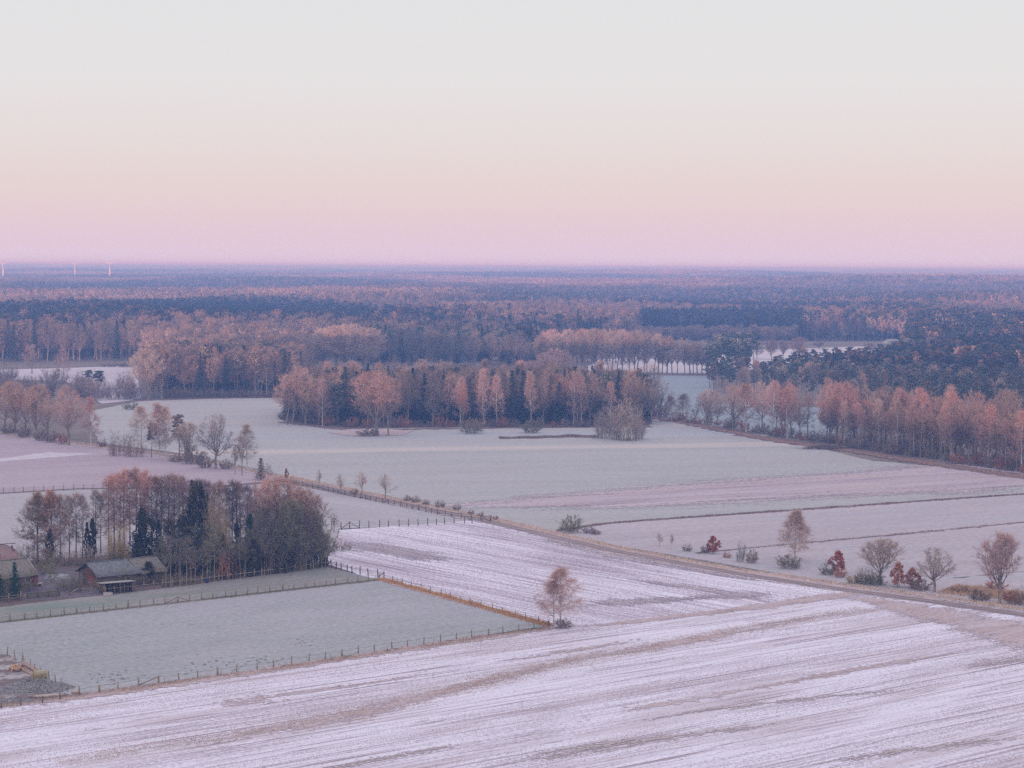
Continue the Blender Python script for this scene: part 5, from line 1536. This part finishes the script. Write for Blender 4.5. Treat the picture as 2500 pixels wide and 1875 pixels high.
# log pile yard at the lower left
m_mud = field_mat("log_yard_soil", (0.20, 0.155, 0.165, 1), (0.66, 0.64, 0.72, 1), R(20), 0.35, 0.2, (9, 4), (4, 1.2), 0.5, seed=71.0)
sheet("log_yard", [(-60, 1590), (20, 1600), (60, 1625), (110, 1660), (150, 1690), (180, 1702), (0, 1728), (-60, 1738)], 0.065, m_mud)
plain_mat("log_bark", (0.36, 0.25, 0.21), 0.35, 2.5, frost=0.35, stretch=(1, 1, 1))
plain_mat("log_end", (0.55, 0.36, 0.22), 0.3, 5.0)
plain_mat("ash_earth", (0.105, 0.092, 0.098), 0.5, 2.0, frost=0.5, bump=0.6)
plain_mat("plank_grey", (0.50, 0.40, 0.37), 0.25, 2.0, frost=0.4, stretch=(1, 6, 6))
plain_mat("bale_straw", (0.33, 0.26, 0.15), 0.35, 4.0, frost=0.55, bump=0.5)


def log(a, b, r, label):
    a, b = Vector(a), Vector(b)
    mb = MB(); mb.tube([a, a.lerp(b, .5) + Vector((0, 0, prng.gauss(0, .03))), b], [r, r * .95, r * .85], 9, False)
    o = mb.build("log", MATS["log_bark"], None, True)
    ends = MB()
    for p, q in ((a, b), (b, a)):
        n = (p - q).normalized()
        ends.tube([p - n * 0.02, p + n * 0.004], [r * (0.93 if p is a else 0.8)] * 2, 9, True)
    ends.build("cut_end", MATS["log_end"], o)
    return tag(o, label, "log", "felled logs on the log yard")


for k, (x0, y0, x1, y1, z) in enumerate(((62, 1629, 90, 1648, .2), (58, 1631, 84, 1650, .2), (55, 1628, 86, 1646, .55), (60, 1626, 92, 1645, .5), (50, 1634, 80, 1651, .2))):
    a, b = ground(x0, y0), ground(x1, y1)
    a.z = z; b.z = z
    log(a, b, prng.uniform(0.2, 0.27), "long pale log lying beside the firewood heap")
for k in range(34):
    c = ground(24 + 34 * prng.random(), 1630 + 12 * prng.random()); c.z = 0.16 + 0.5 * prng.random() * max(0, 1 - abs(c.x - ground(42, 1636).x) / 2.2)
    an = prng.uniform(0, 3.14); d = Vector((math.cos(an), math.sin(an), prng.gauss(0, .25))).normalized() * 0.28
    mb = MB(); mb.tube([c - d, c + d], [0.15, 0.14], 7, True)
    tag(mb.build("firewood_piece", MATS["log_end" if k % 3 else "log_bark"]), "short split log in the loose firewood heap", "firewood", "loose firewood heap")


def mound(name, px, py, rx, ry, h, mat, label, cat, seed, rz=0.0, nu=26, nv=9, rough=0.18):
    rng = random.Random(seed); c = ground(px, py)
    mb = MB(); v = [(0, 0, h)]; t = []
    ph = [rng.uniform(0, 6) for _ in range(4)]
    for i in range(1, nv + 1):
        f = i / nv
        for j in range(nu):
            a = j / nu * 2 * math.pi
            k = 1 + 0.2 * math.sin(2 * a + ph[0]) + 0.12 * math.sin(5 * a + ph[1])
            z = h * (1 - f * f) ** 1.2 * (1 + 0.2 * math.sin(3 * a + 4 * f + ph[2])) + rng.gauss(0, rough) * h * (1 - f)
            v.append((math.cos(a) * rx * f * k, math.sin(a) * ry * f * k, z if i < nv else -0.05))
    for j in range(nu):
        t.append((0, 1 + j, 1 + (j + 1) % nu))
    for i in range(1, nv):
        for j in range(nu):
            a, b = 1 + (i - 1) * nu + j, 1 + (i - 1) * nu + (j + 1) % nu
            t += [(a, a + nu, b + nu), (a, b + nu, b)]
    mb.add(v, t)
    o = mb.build(name, mat, None, True)
    o.location = c; o.location.z = 0.06; o.rotation_euler.z = rz
    return tag(o, label, cat)


mound("earth_heap", 85, 1684, 4.8, 3.6, 1.25, MATS["ash_earth"], "dark churned heap of earth between the logs and the planks", "heap", 1)
mound("earth_heap", 20, 1690, 3.6, 2.4, 0.5, MATS["ash_earth"], "low dark earth spill left of the churned heap", "heap", 2)
mound("brush_heap", 40, 1714, 2.2, 1.4, 0.5, MATS["ash_earth"], "mossy low heap of brushwood below the dark earth", "heap", 4)
# round straw bale lying on its side
c = ground(98, 1663)
mb = MB(); d = Vector((0.9, 0.35, 0)).normalized()
mb.tube([c - d * 0.95 + Vector((0, 0, 0.78)), c - d * 0.8 + Vector((0, 0, .78)), c + d * 0.8 + Vector((0, 0, .78)), c + d * 0.95 + Vector((0, 0, .78))], [0.76, 0.85, 0.85, 0.76], 18, True)
tag(mb.build("straw_bale", MATS["bale_straw"], None, True), "frosted round straw bale at the foot of the long logs", "bale")
root = empty("plank_stack", ground(115, 1702)); root.rotation_euler.z = R(22)
for k in range(7):
    mb = MB(); mb.box((prng.gauss(0, .2), -0.55 + (k % 4) * 0.36, 0.2 + 0.12 * (k // 4)), (4.2 + prng.gauss(0, .3), 0.3, 0.1)); mb.build("plank", MATS["plank_grey"], root)
for x in (-1.5, 1.5):
    mb = MB(); mb.box((x, 0, 0.07), (0.14, 1.7, 0.14)); mb.build("bearer", MATS["post_dark"], root)
tag(root, "low stack of pale frosted planks below the dark earth heap", "planks")
mb = MB(); c = ground(183, 1694); mb.tube([c + Vector((-.5, 0, .22)), c + Vector((0, .05, .26)), c + Vector((.5, .1, .22))], [.2, .23, .19], 9, True)
tag(mb.build("log", MATS["plank_grey"], None, True), "short frosted log end beside the lower paddock fence", "log")

# brush pile on the meadow before the right hedge
broot = empty("brush_pile", ground(2018, 1096))
s = px_per_m(broot.location)
mb = MB(); br = np.random.default_rng(5); n = 2600
S = np.stack([br.normal(0, 3.3, n), br.normal(0, 1.6, n), np.abs(br.normal(0, 0.55, n))], 1)
S[:, 2] *= np.clip(1.3 - np.abs(S[:, 0]) / 7, 0.15, 1)
D = br.normal(0, 1, (n, 3)); D[:, 0] *= 2.2; D[:, 2] *= 0.35; D[:, 2] += 0.15
mb.twigs(S, D, br.uniform(0.5, 2.0, n), br.uniform(0.04, 0.1, n), br)
o = mb.build("brushwood", MATS["twig"], broot); o.color = (0.22, 0.17, 0.155, 1)
tag(o, kind="stuff")
for k in range(9):
    a = Vector((prng.uniform(-8, 4), prng.uniform(-1.6, 1.2), prng.uniform(0.1, 0.7))); an = prng.gauss(0.1, 0.25)
    b = a + Vector((math.cos(an), math.sin(an), prng.uniform(-.05, .12))) * prng.uniform(2.5, 5)
    mb = MB(); mb.tube([a, (a + b) / 2 + Vector((0, 0, .12)), b], [0.12, 0.09, 0.03], 5); mb.build("branch", MATS["bark_grey"], broot)
tag(broot, "heap of cut brushwood and branches before the right hedge", "brush pile")
a = ground(2094, 1086); b = ground(2055, 1080); b.z = 11.5; b.x = a.x - 6.0; b.y = a.y
mb = MB(); mb.tube([a + Vector((1.3, 0, 0.05)), a + Vector((.3, 0, 0.35)), a + Vector((-.6, 0, 1.6)), a.lerp(b, .45), b], [0.16, 0.15, 0.14, 0.11, 0.05], 6)
tag(mb.build("leaning_birch_trunk", MATS["bark_birch"]), "bare white birch trunk leaning low out of the hedge", "tree trunk")

# molehills and dark tufts on the paddock
hm = None
spots = [(prng.gauss(285, 38), prng.gauss(1658, 7)) for _ in range(44)] + [(450 + 240 * prng.random(), 0) for _ in range(64)] + [(prng.gauss(740, 20), prng.gauss(1575, 10)) for _ in range(12)]
for x, y in spots:
    if y == 0: y = 1632 - (x - 560) * 0.06 + prng.gauss(-12, 11)
    if hm is None:
        bm_ = MB(); rr = random.Random(3)
        v = [(0, 0, .22)] + [(math.cos(a * .785) * r_ * (1 + rr.gauss(0, .12)), math.sin(a * .785) * r_ * .8, z_) for r_, z_ in ((.22, .17), (.42, -0.02)) for a in range(8)]
        t = [(0, 1 + j, 1 + (j + 1) % 8) for j in range(8)] + [q for j in range(8) for q in ((1 + j, 9 + j, 9 + (j + 1) % 8), (1 + j, 9 + (j + 1) % 8, 1 + (j + 1) % 8))]
        bm_.add(v, t); hm = bm_.mesh("molehill", MATS["ash_earth"])
    o = link("molehill", hm); p = ground(x, y); o.location = (p.x, p.y, 0.04); k = prng.uniform(.35, .8); o.scale = (k * 1.2, k, k * .9); o.rotation_euler.z = prng.uniform(0, 6)
    tag(o, "small dark molehill near the lower fence of the paddock", "molehill", "molehills on the paddock")

# ------------------------------------------------------------------ farm buildings
plain_mat("brick_red", (0.165, 0.085, 0.07), 0.3, 6.0)
plain_mat("wall_timber", (0.17, 0.135, 0.105), 0.35, 2.0, stretch=(4, 4, 0.3))
plain_mat("roof_tin", (0.125, 0.13, 0.15), 0.35, 1.2, frost=0.3, stretch=(3, 0.5, 1))
plain_mat("roof_old", (0.17, 0.145, 0.12), 0.4, 1.5, frost=0.3, stretch=(3, 0.6, 1))
plain_mat("roof_red", (0.24, 0.125, 0.135), 0.25, 1.5, frost=0.35, stretch=(3, 0.8, 1))
plain_mat("roof_brown", (0.12, 0.075, 0.075), 0.3, 2.0, frost=0.15)
plain_mat("white_paint", (0.68, 0.66, 0.64), 0.1, 2.0)
plain_mat("glass_dark", (0.03, 0.035, 0.04), 0.1, 2.0, rough=0.2)
plain_mat("door_red", (0.24, 0.08, 0.06), 0.3, 4.0, stretch=(5, 5, 0.4))
plain_mat("board_olive", (0.15, 0.135, 0.10), 0.35, 3.0, frost=0.3, stretch=(0.5, 4, 4))
plain_mat("shed_roof", (0.30, 0.28, 0.27), 0.25, 2.0, frost=0.9)
plain_mat("tarp", (0.10, 0.10, 0.125), 0.3, 1.5, frost=1.0, bump=0.4)
plain_mat("barrel_blue", (0.03, 0.06, 0.14), 0.2, 2.0, rough=0.5)
plain_mat("tub_white", (0.60, 0.56, 0.52), 0.15, 2.0)


def frame_at(px0, px1):
    """ground frame whose x axis runs from one place in the photograph to another"""
    a, b = ground(*px0), ground(*px1)
    d = b - a
    return a, math.atan2(d.y, d.x), d.length


def gable_house(name, px0, px1, depth, wall_h, ridge_h, label, wall, roof, over=0.5, gable="wall_timber", doors=(), windows=(), skew=None, hip=0.0, cat="building", white_verge=False):
    a, rz, L = frame_at(px0, px1)
    if skew is not None: rz = skew
    root = empty(name, a, rz)
    mb = MB()
    mb.box((L / 2, 0.12, wall_h / 2), (L, 0.24, wall_h)); mb.box((L / 2, depth - 0.12, wall_h / 2), (L, 0.24, wall_h))
    mb.build("wall", MATS[wall], root)
    for x in (0.12, L - 0.12):
        g = MB()
        pr = [(0.24, 0), (depth - 0.24, 0), (depth - 0.24, wall_h), (depth / 2, ridge_h - 0.12), (0.24, wall_h)]
        v = [(x - 0.119, y, z) for y, z in pr] + [(x + 0.119, y, z) for y, z in pr]
        t = [(0, 2, 1), (0, 3, 2), (0, 4, 3), (5, 6, 7), (5, 7, 8), (5, 8, 9)]
        for i in range(5):
            j = (i + 1) % 5; t += [(i, j, j + 5), (i, j + 5, i + 5)]
        g.add(v, t); g.build("gable", MATS[gable], root)
    sl = (ridge_h - wall_h) / (depth / 2)
    for s in (0, 1):
        y0, y1 = (-over, depth / 2) if s == 0 else (depth + over, depth / 2)
        z0, z1 = wall_h - over * sl + 0.06, ridge_h + 0.06
        x0, x1 = -over, L + over
        nx = 9; v, t = [], []
        rr = random.Random(s + int(L))
        for i in range(nx):
            x = x0 + (x1 - x0) * i / (nx - 1)
            hc = hip * max(0, 1 - min(x - x0, x1 - x) / max(hip, 1e-6) / 1.0) if hip else 0
            for (y, z) in ((y0, z0), ((y0 + y1) / 2, (z0 + z1) / 2), (y1, z1 - hc * sl * 0.8)):
                zz = z + rr.gauss(0, 0.035)
                v += [(x, y, zz), (x, y, zz + 0.14)]
        for i in range(nx - 1):
            for j in range(2):
                p = i * 6 + j * 2; q = p + 6
                t += [(p + 1, p + 3, q + 3), (p + 1, q + 3, q + 1), (p, q + 2, p + 2), (p, q, q + 2)]
            p = i * 6; q = p + 6; t += [(p, p + 1, q + 1), (p, q + 1, q)]
        for i in (0, nx - 1):
            p = i * 6; t += [(p, p + 2, p + 3), (p, p + 3, p + 1), (p + 2, p + 4, p + 5), (p + 2, p + 5, p + 3)]
        mb = MB(); mb.add(v, t); mb.build("roof", MATS[roof], root)
    mb = MB(); mb.bar((-over, depth / 2, ridge_h + 0.2), (L + over, depth / 2, ridge_h + 0.2), 0.35, 0.12); mb.build("ridge", MATS[roof], root)
    if white_verge:
        for y0 in (-over, depth + over):
            mb = MB(); mb.bar((L + over + 0.03, y0, wall_h - over * sl + 0.12), (L + over + 0.03, depth / 2, ridge_h + 0.12), 0.06, 0.22); mb.build("verge_board", MATS["white_paint"], root)
    for (face, p, w, h, z, m) in doors:
        mb = MB()
        if face == "front": mb.box((p, -0.03, z + h / 2), (w, 0.1, h))
        elif face == "left": mb.box((-0.03, p, z + h / 2), (0.1, w, h))
        else: mb.box((L + 0.03, p, z + h / 2), (0.1, w, h))
        mb.build("door", MATS[m], root)
    for (face, p, w, h, z) in windows:
        f = MB(); g = MB()
        if face == "front":
            f.box((p, -0.03, z + h / 2), (w, 0.08, h)); g.box((p, -0.06, z + h / 2), (w - .2, 0.06, h - .2))
        else:
            f.box((L + 0.03, p, z + h / 2), (0.08, w, h)); g.box((L + 0.06, p, z + h / 2), (0.06, w - .2, h - .2))
        o = f.build("window_frame", MATS["white_paint"], root); g.build("pane", MATS["glass_dark"], o)
    return tag(root, label, cat)


gable_house("barn", (240, 1438), (338, 1428), 8.5, 2.3, 4.2, "long low barn with grey tin roof and brick red gable", "wall_timber", "roof_tin", gable="brick_red",
            doors=(("left", 3.0, 2.6, 2.1, 0, "door_red"), ("left", 6.2, 1.2, 2.0, 0, "glass_dark"), ("front", 3.0, 1.4, 1.9, 0.02, "post_dark")), windows=(("front", 6.0, 1.1, .8, 1.0),))
gable_house("stable", (345, 1427), (402, 1420), 7.5, 2.2, 4.3, "short stable with old brown roof right of the tin roofed barn", "wall_timber", "roof_old", gable="wall_timber", doors=(("front", 2.4, 1.5, 1.9, 0.02, "post_dark"),))
gable_house("farm_house", (-40, 1447), (86, 1432), 8.0, 2.3, 4.7, "brick farm house with weathered roof behind the dark firs", "brick_red", "roof_old", gable="brick_red", white_verge=True,
            doors=(("front", 10.6, 1.0, 2.0, 0.02, "door_red"),), windows=(("front", 9.0, 1.2, 1.0, 0.9), ("front", 6.5, 1.2, 1.0, 0.9), ("right", 2.6, 1.4, 1.1, 0.8)))
gable_house("red_roof_house", (-70, 1405), (42, 1398), 8.0, 2.4, 5.0, "house with red tiled half hipped roof at the left edge", "brick_red", "roof_red", gable="brick_red", hip=2.2, windows=(("front", 6, 1.2, 1.1, 1.0),))
gable_house("grove_house", (566, 1392), (618, 1385), 6.0, 2.6, 4.6, "small dark house with maroon roof hidden in the grove", "wall_timber", "roof_brown", gable="wall_timber", windows=(("front", 2.0, 1.0, .9, 1.1),))

# open shelter on the yard grass
a, rz, L = frame_at((254, 1452), (326, 1446))
root = empty("field_shelter", a, rz)
D_ = 2.6
for x in (0.1, L * 0.55, L - 0.1):
    mb = MB(); mb.tube([(x, 0.1, 0), (x, 0.1, 1.95)], [0.075, 0.07], 6, True); mb.build("post", MATS["post_wood"], root)
for k in range(int(L / 0.3)):
    mb = MB(); mb.box((0.15 + k * 0.3, D_, 0.85), (0.28, 0.05, 1.7)); mb.build("board", MATS["wall_timber"], root)
for k in range(8):
    for x in (0.02, L - 0.02, L * 0.22):
        if x == L * 0.22 and k > 7: continue
        mb = MB(); mb.box((x, 0.25 + k * 0.3, 0.9), (0.05, 0.28, 1.75)); mb.build("board", MATS["wall_timber"], root)
mb = MB(); mb.box((L / 2, D_ / 2, 1.95), (L + 0.9, D_ + 0.9, 0.1), rot=Matrix.Rotation(R(-5), 3, 'X')); mb.build("roof", MATS["shed_roof"], root)
tag(root, "open timber shelter with flat frosted roof before the barn", "shelter")
c = ground(266, 1452)
root = empty("water_trough", c + Vector((0, -1.0, 0)), rz)
mb = MB(); mb.box((0, 0, .28), (1.5, .8, .5)); mb.build("tub", MATS["tub_white"], root)
mb = MB(); mb.box((0, 0, .56), (1.6, .9, .06)); mb.build("lid", MATS["shed_roof"], root)
tag(root, "pale lidded trough standing before the open shelter", "trough")

# boarded yard fence
a, rz, L = frame_at((66, 1463), (196, 1452))
root = empty("board_fence", a, rz)
k = 0; x = 0.0
while x < L:
    o = link("post", post_mesh("post_dark", 1.35, 0.1), root); o.location = (x, 0.1, 0)
    if x + 1.9 < L and k != 3:
        for j in range(4):
            mb = MB(); mb.box((x + 1.0, 0, 0.2 + j * 0.28), (1.9, 0.05, 0.24)); mb.build("board", MATS["board_olive"], root)
    x += 2.0; k += 1
mb = MB(); mb.bar((L - 2.6, -0.15, 0.05), (L - 0.4, -0.1, 1.25), 0.13, 0.13); mb.build("brace", MATS["post_wood"], root)
tag(root, "low boarded fence of mossy planks along the farmyard", "fence")
a, rz, L = frame_at((200, 1452), (245, 1449))
root = empty("yard_gate", a, rz)
for j in range(4):
    mb = MB(); mb.bar((0, 0, 0.25 + j * .28), (L, 0, 0.25 + j * .28), 0.05, 0.06); mb.build("gate_bar", MATS["wire_grey"], root)
for x in (0.03, L / 2, L - 0.03):
    mb = MB(); mb.box((x, 0.04, .68), (.06, .05, 1.2)); mb.build("upright", MATS["wire_grey"], root)
tag(root, "thin barred metal gate between board fence and shelter", "gate")

# low stack under a frosted tarpaulin in the yard
c = ground(140, 1416)
root = empty("tarpaulin_stack", c, R(12))
v, t = [], []; rr = random.Random(9); nx, ny = 10, 6
for i in range(nx):
    for j in range(ny):
        e = min(i, nx - 1 - i, j, ny - 1 - j)
        v.append(((i / (nx - 1) - .5) * 5.2, (j / (ny - 1) - .5) * 3.0, (0.0 if e == 0 else 0.85 + 0.25 * j / ny + rr.gauss(0, .06))))
for i in range(nx - 1):
    for j in range(ny - 1):
        p = i * ny + j; t += [(p, p + ny, p + ny + 1), (p, p + ny + 1, p + 1)]
mb = MB(); mb.add(v, t); mb.build("tarpaulin", MATS["tarp"], root, True)
for k in range(3):
    mb = MB(); mb.tube([(-2.2 + k * 2.2, -1.2, 1.12), (-2.1 + k * 2.2, 1.2, 1.3)], [.06, .05], 5, True); mb.build("weight_pole", MATS["post_dark"], root)
tag(root, "low stack under a frost covered tarpaulin in the farmyard", "tarpaulin")
c = ground(97, 1434)
root = empty("rabbit_hutch", c, 0.3)
mb = MB(); mb.box((0, 0, .55), (.9, .6, .6)); mb.build("box", MATS["tub_white"], root)
mb = MB(); mb.box((0, -.31, .55), (.6, .04, .4)); mb.build("front", MATS["glass_dark"], root)
for x in (-.4, .4):
    for y in (-.25, .25):
        mb = MB(); mb.box((x, y, .13), (.07, .07, .26)); mb.build("leg", MATS["post_dark"], root)
tag(root, "small white hutch on legs in the farmyard", "hutch")
c = ground(505, 1424)
root = empty("water_barrel", c)
mb = MB(); mb.tube([(0, 0, 0), (0, 0, .1), (0, 0, .5), (0, 0, .9), (0, 0, 1.0)], [.27, .3, .33, .3, .27], 14, True); mb.build("barrel_body", MATS["barrel_blue"], root, True)
mb = MB(); mb.tube([(0, 0, .3), (0, 0, .34)], [.34, .34], 14, True); mb.tube([(0, 0, .68), (0, 0, .72)], [.34, .34], 14, True); mb.build("hoops", MATS["glass_dark"], root)
tag(root, "dark blue water barrel at the grove's front fence", "barrel")

# far things: wind turbines, a white house at the forest edge
plain_mat("turbine_white", (0.80, 0.78, 0.76), 0.05, 0.1)
for k, (x, d, hz, tilt, lab) in enumerate(((8, 5400, 57, 1.05, "white wind turbine at the very left edge of the horizon"), (183, 6000, 57.5, 1.05, "white wind turbine in the middle of the three on the horizon"), (268, 5600, 59, 1.05, "white wind turbine rightmost of the three on the horizon"))):
    X = (x - 1250) / F_PX * d
    z = float(hill(X, d))
    root = empty("wind_turbine", (X, d, z))
    H_ = hz - z
    mb = MB(); mb.tube([(0, 0, 0), (0, 0, H_)], [2.6, 1.5], 10, True); mb.build("tower", MATS["turbine_white"], root, True)
    mb = MB(); mb.tube([(0, -4, H_ + 1), (0, 3, H_ + 1), (0, 6, H_ + 1)], [1.7, 1.9, 1.2], 8, True); mb.build("nacelle", MATS["turbine_white"], root, True)
    for b in range(3):
        an = tilt + b * 2.094
        dv = Vector((math.sin(an), 0, math.cos(an)))
        o_ = Vector((0, -4.5, H_ + 1))
        mb = MB(); mb.tube([o_, o_ + dv * 3, o_ + dv * 8, o_ + dv * 15], [.6, 1.0, .7, .12], 5, True); mb.build("blade", MATS["turbine_white"], root)
    tag(root, lab, "wind turbine", "wind turbines on the horizon")
gable_house("forest_edge_house", (2172, 842), (2196, 841), 7, 2.6, 4.2, "tiny white house at the far forest edge beyond the white field", "white_paint", "shed_roof", gable="white_paint")

# ------------------------------------------------------------------ haze: the air over the whole plain
hv = [(x, y, z) for x in (-16000, 16000) for y in (-420, 30000) for z in (-8, 69)]
me = bpy.data.meshes.new("haze"); me.from_pydata(hv, [], [(0, 1, 3, 2), (4, 6, 7, 5), (0, 4, 5, 1), (2, 3, 7, 6), (0, 2, 6, 4), (1, 5, 7, 3)])
hm_ = bpy.data.materials.new("haze_air"); hm_.use_nodes = True
hn = hm_.node_tree.nodes; hn.clear()
ho = hn.new('ShaderNodeOutputMaterial'); pv = hn.new('ShaderNodeVolumePrincipled')
pv.inputs['Color'].default_value = (0.21, 0.42, 1.0, 1)
pv.inputs['Absorption Color'].default_value = (0.84, 0.45, 1.0, 1)
pv.inputs['Density'].default_value = 2.85e-4
pv.inputs['Anisotropy'].default_value = 0.0
hm_.node_tree.links.new(pv.outputs[0], ho.inputs['Volume'])
me.materials.append(hm_)
tag(link("haze", me), "thin lilac air over the whole plain", "haze", kind="stuff")

# ------------------------------------------------------------------ things of a small group are told apart by their order from the left
ORD = ["first", "second", "third", "fourth", "fifth", "sixth", "seventh", "eighth", "ninth", "tenth", "eleventh", "twelfth", "thirteenth", "fourteenth", "fifteenth", "sixteenth", "seventeenth", "eighteenth",
       "nineteenth", "twentieth"]
by_label = {}
for o in bpy.data.objects:
    if o.parent is None and o.get("label") and o.get("group"):
        by_label.setdefault((o["group"], o["label"]), []).append(o)
for (g_, lab), os_ in by_label.items():
    if 2 <= len(os_) <= len(ORD) and len(lab.split()) <= 13:
        def where(o):
            q = Vector(o.bound_box[0]) if o.type == 'MESH' and o.location.length < 1e-6 else o.location
            return q.x / max(1.0, q.y)
        os_.sort(key=where)
        for k, o in enumerate(os_):
            o["label"] = ORD[k] + " from left: " + lab
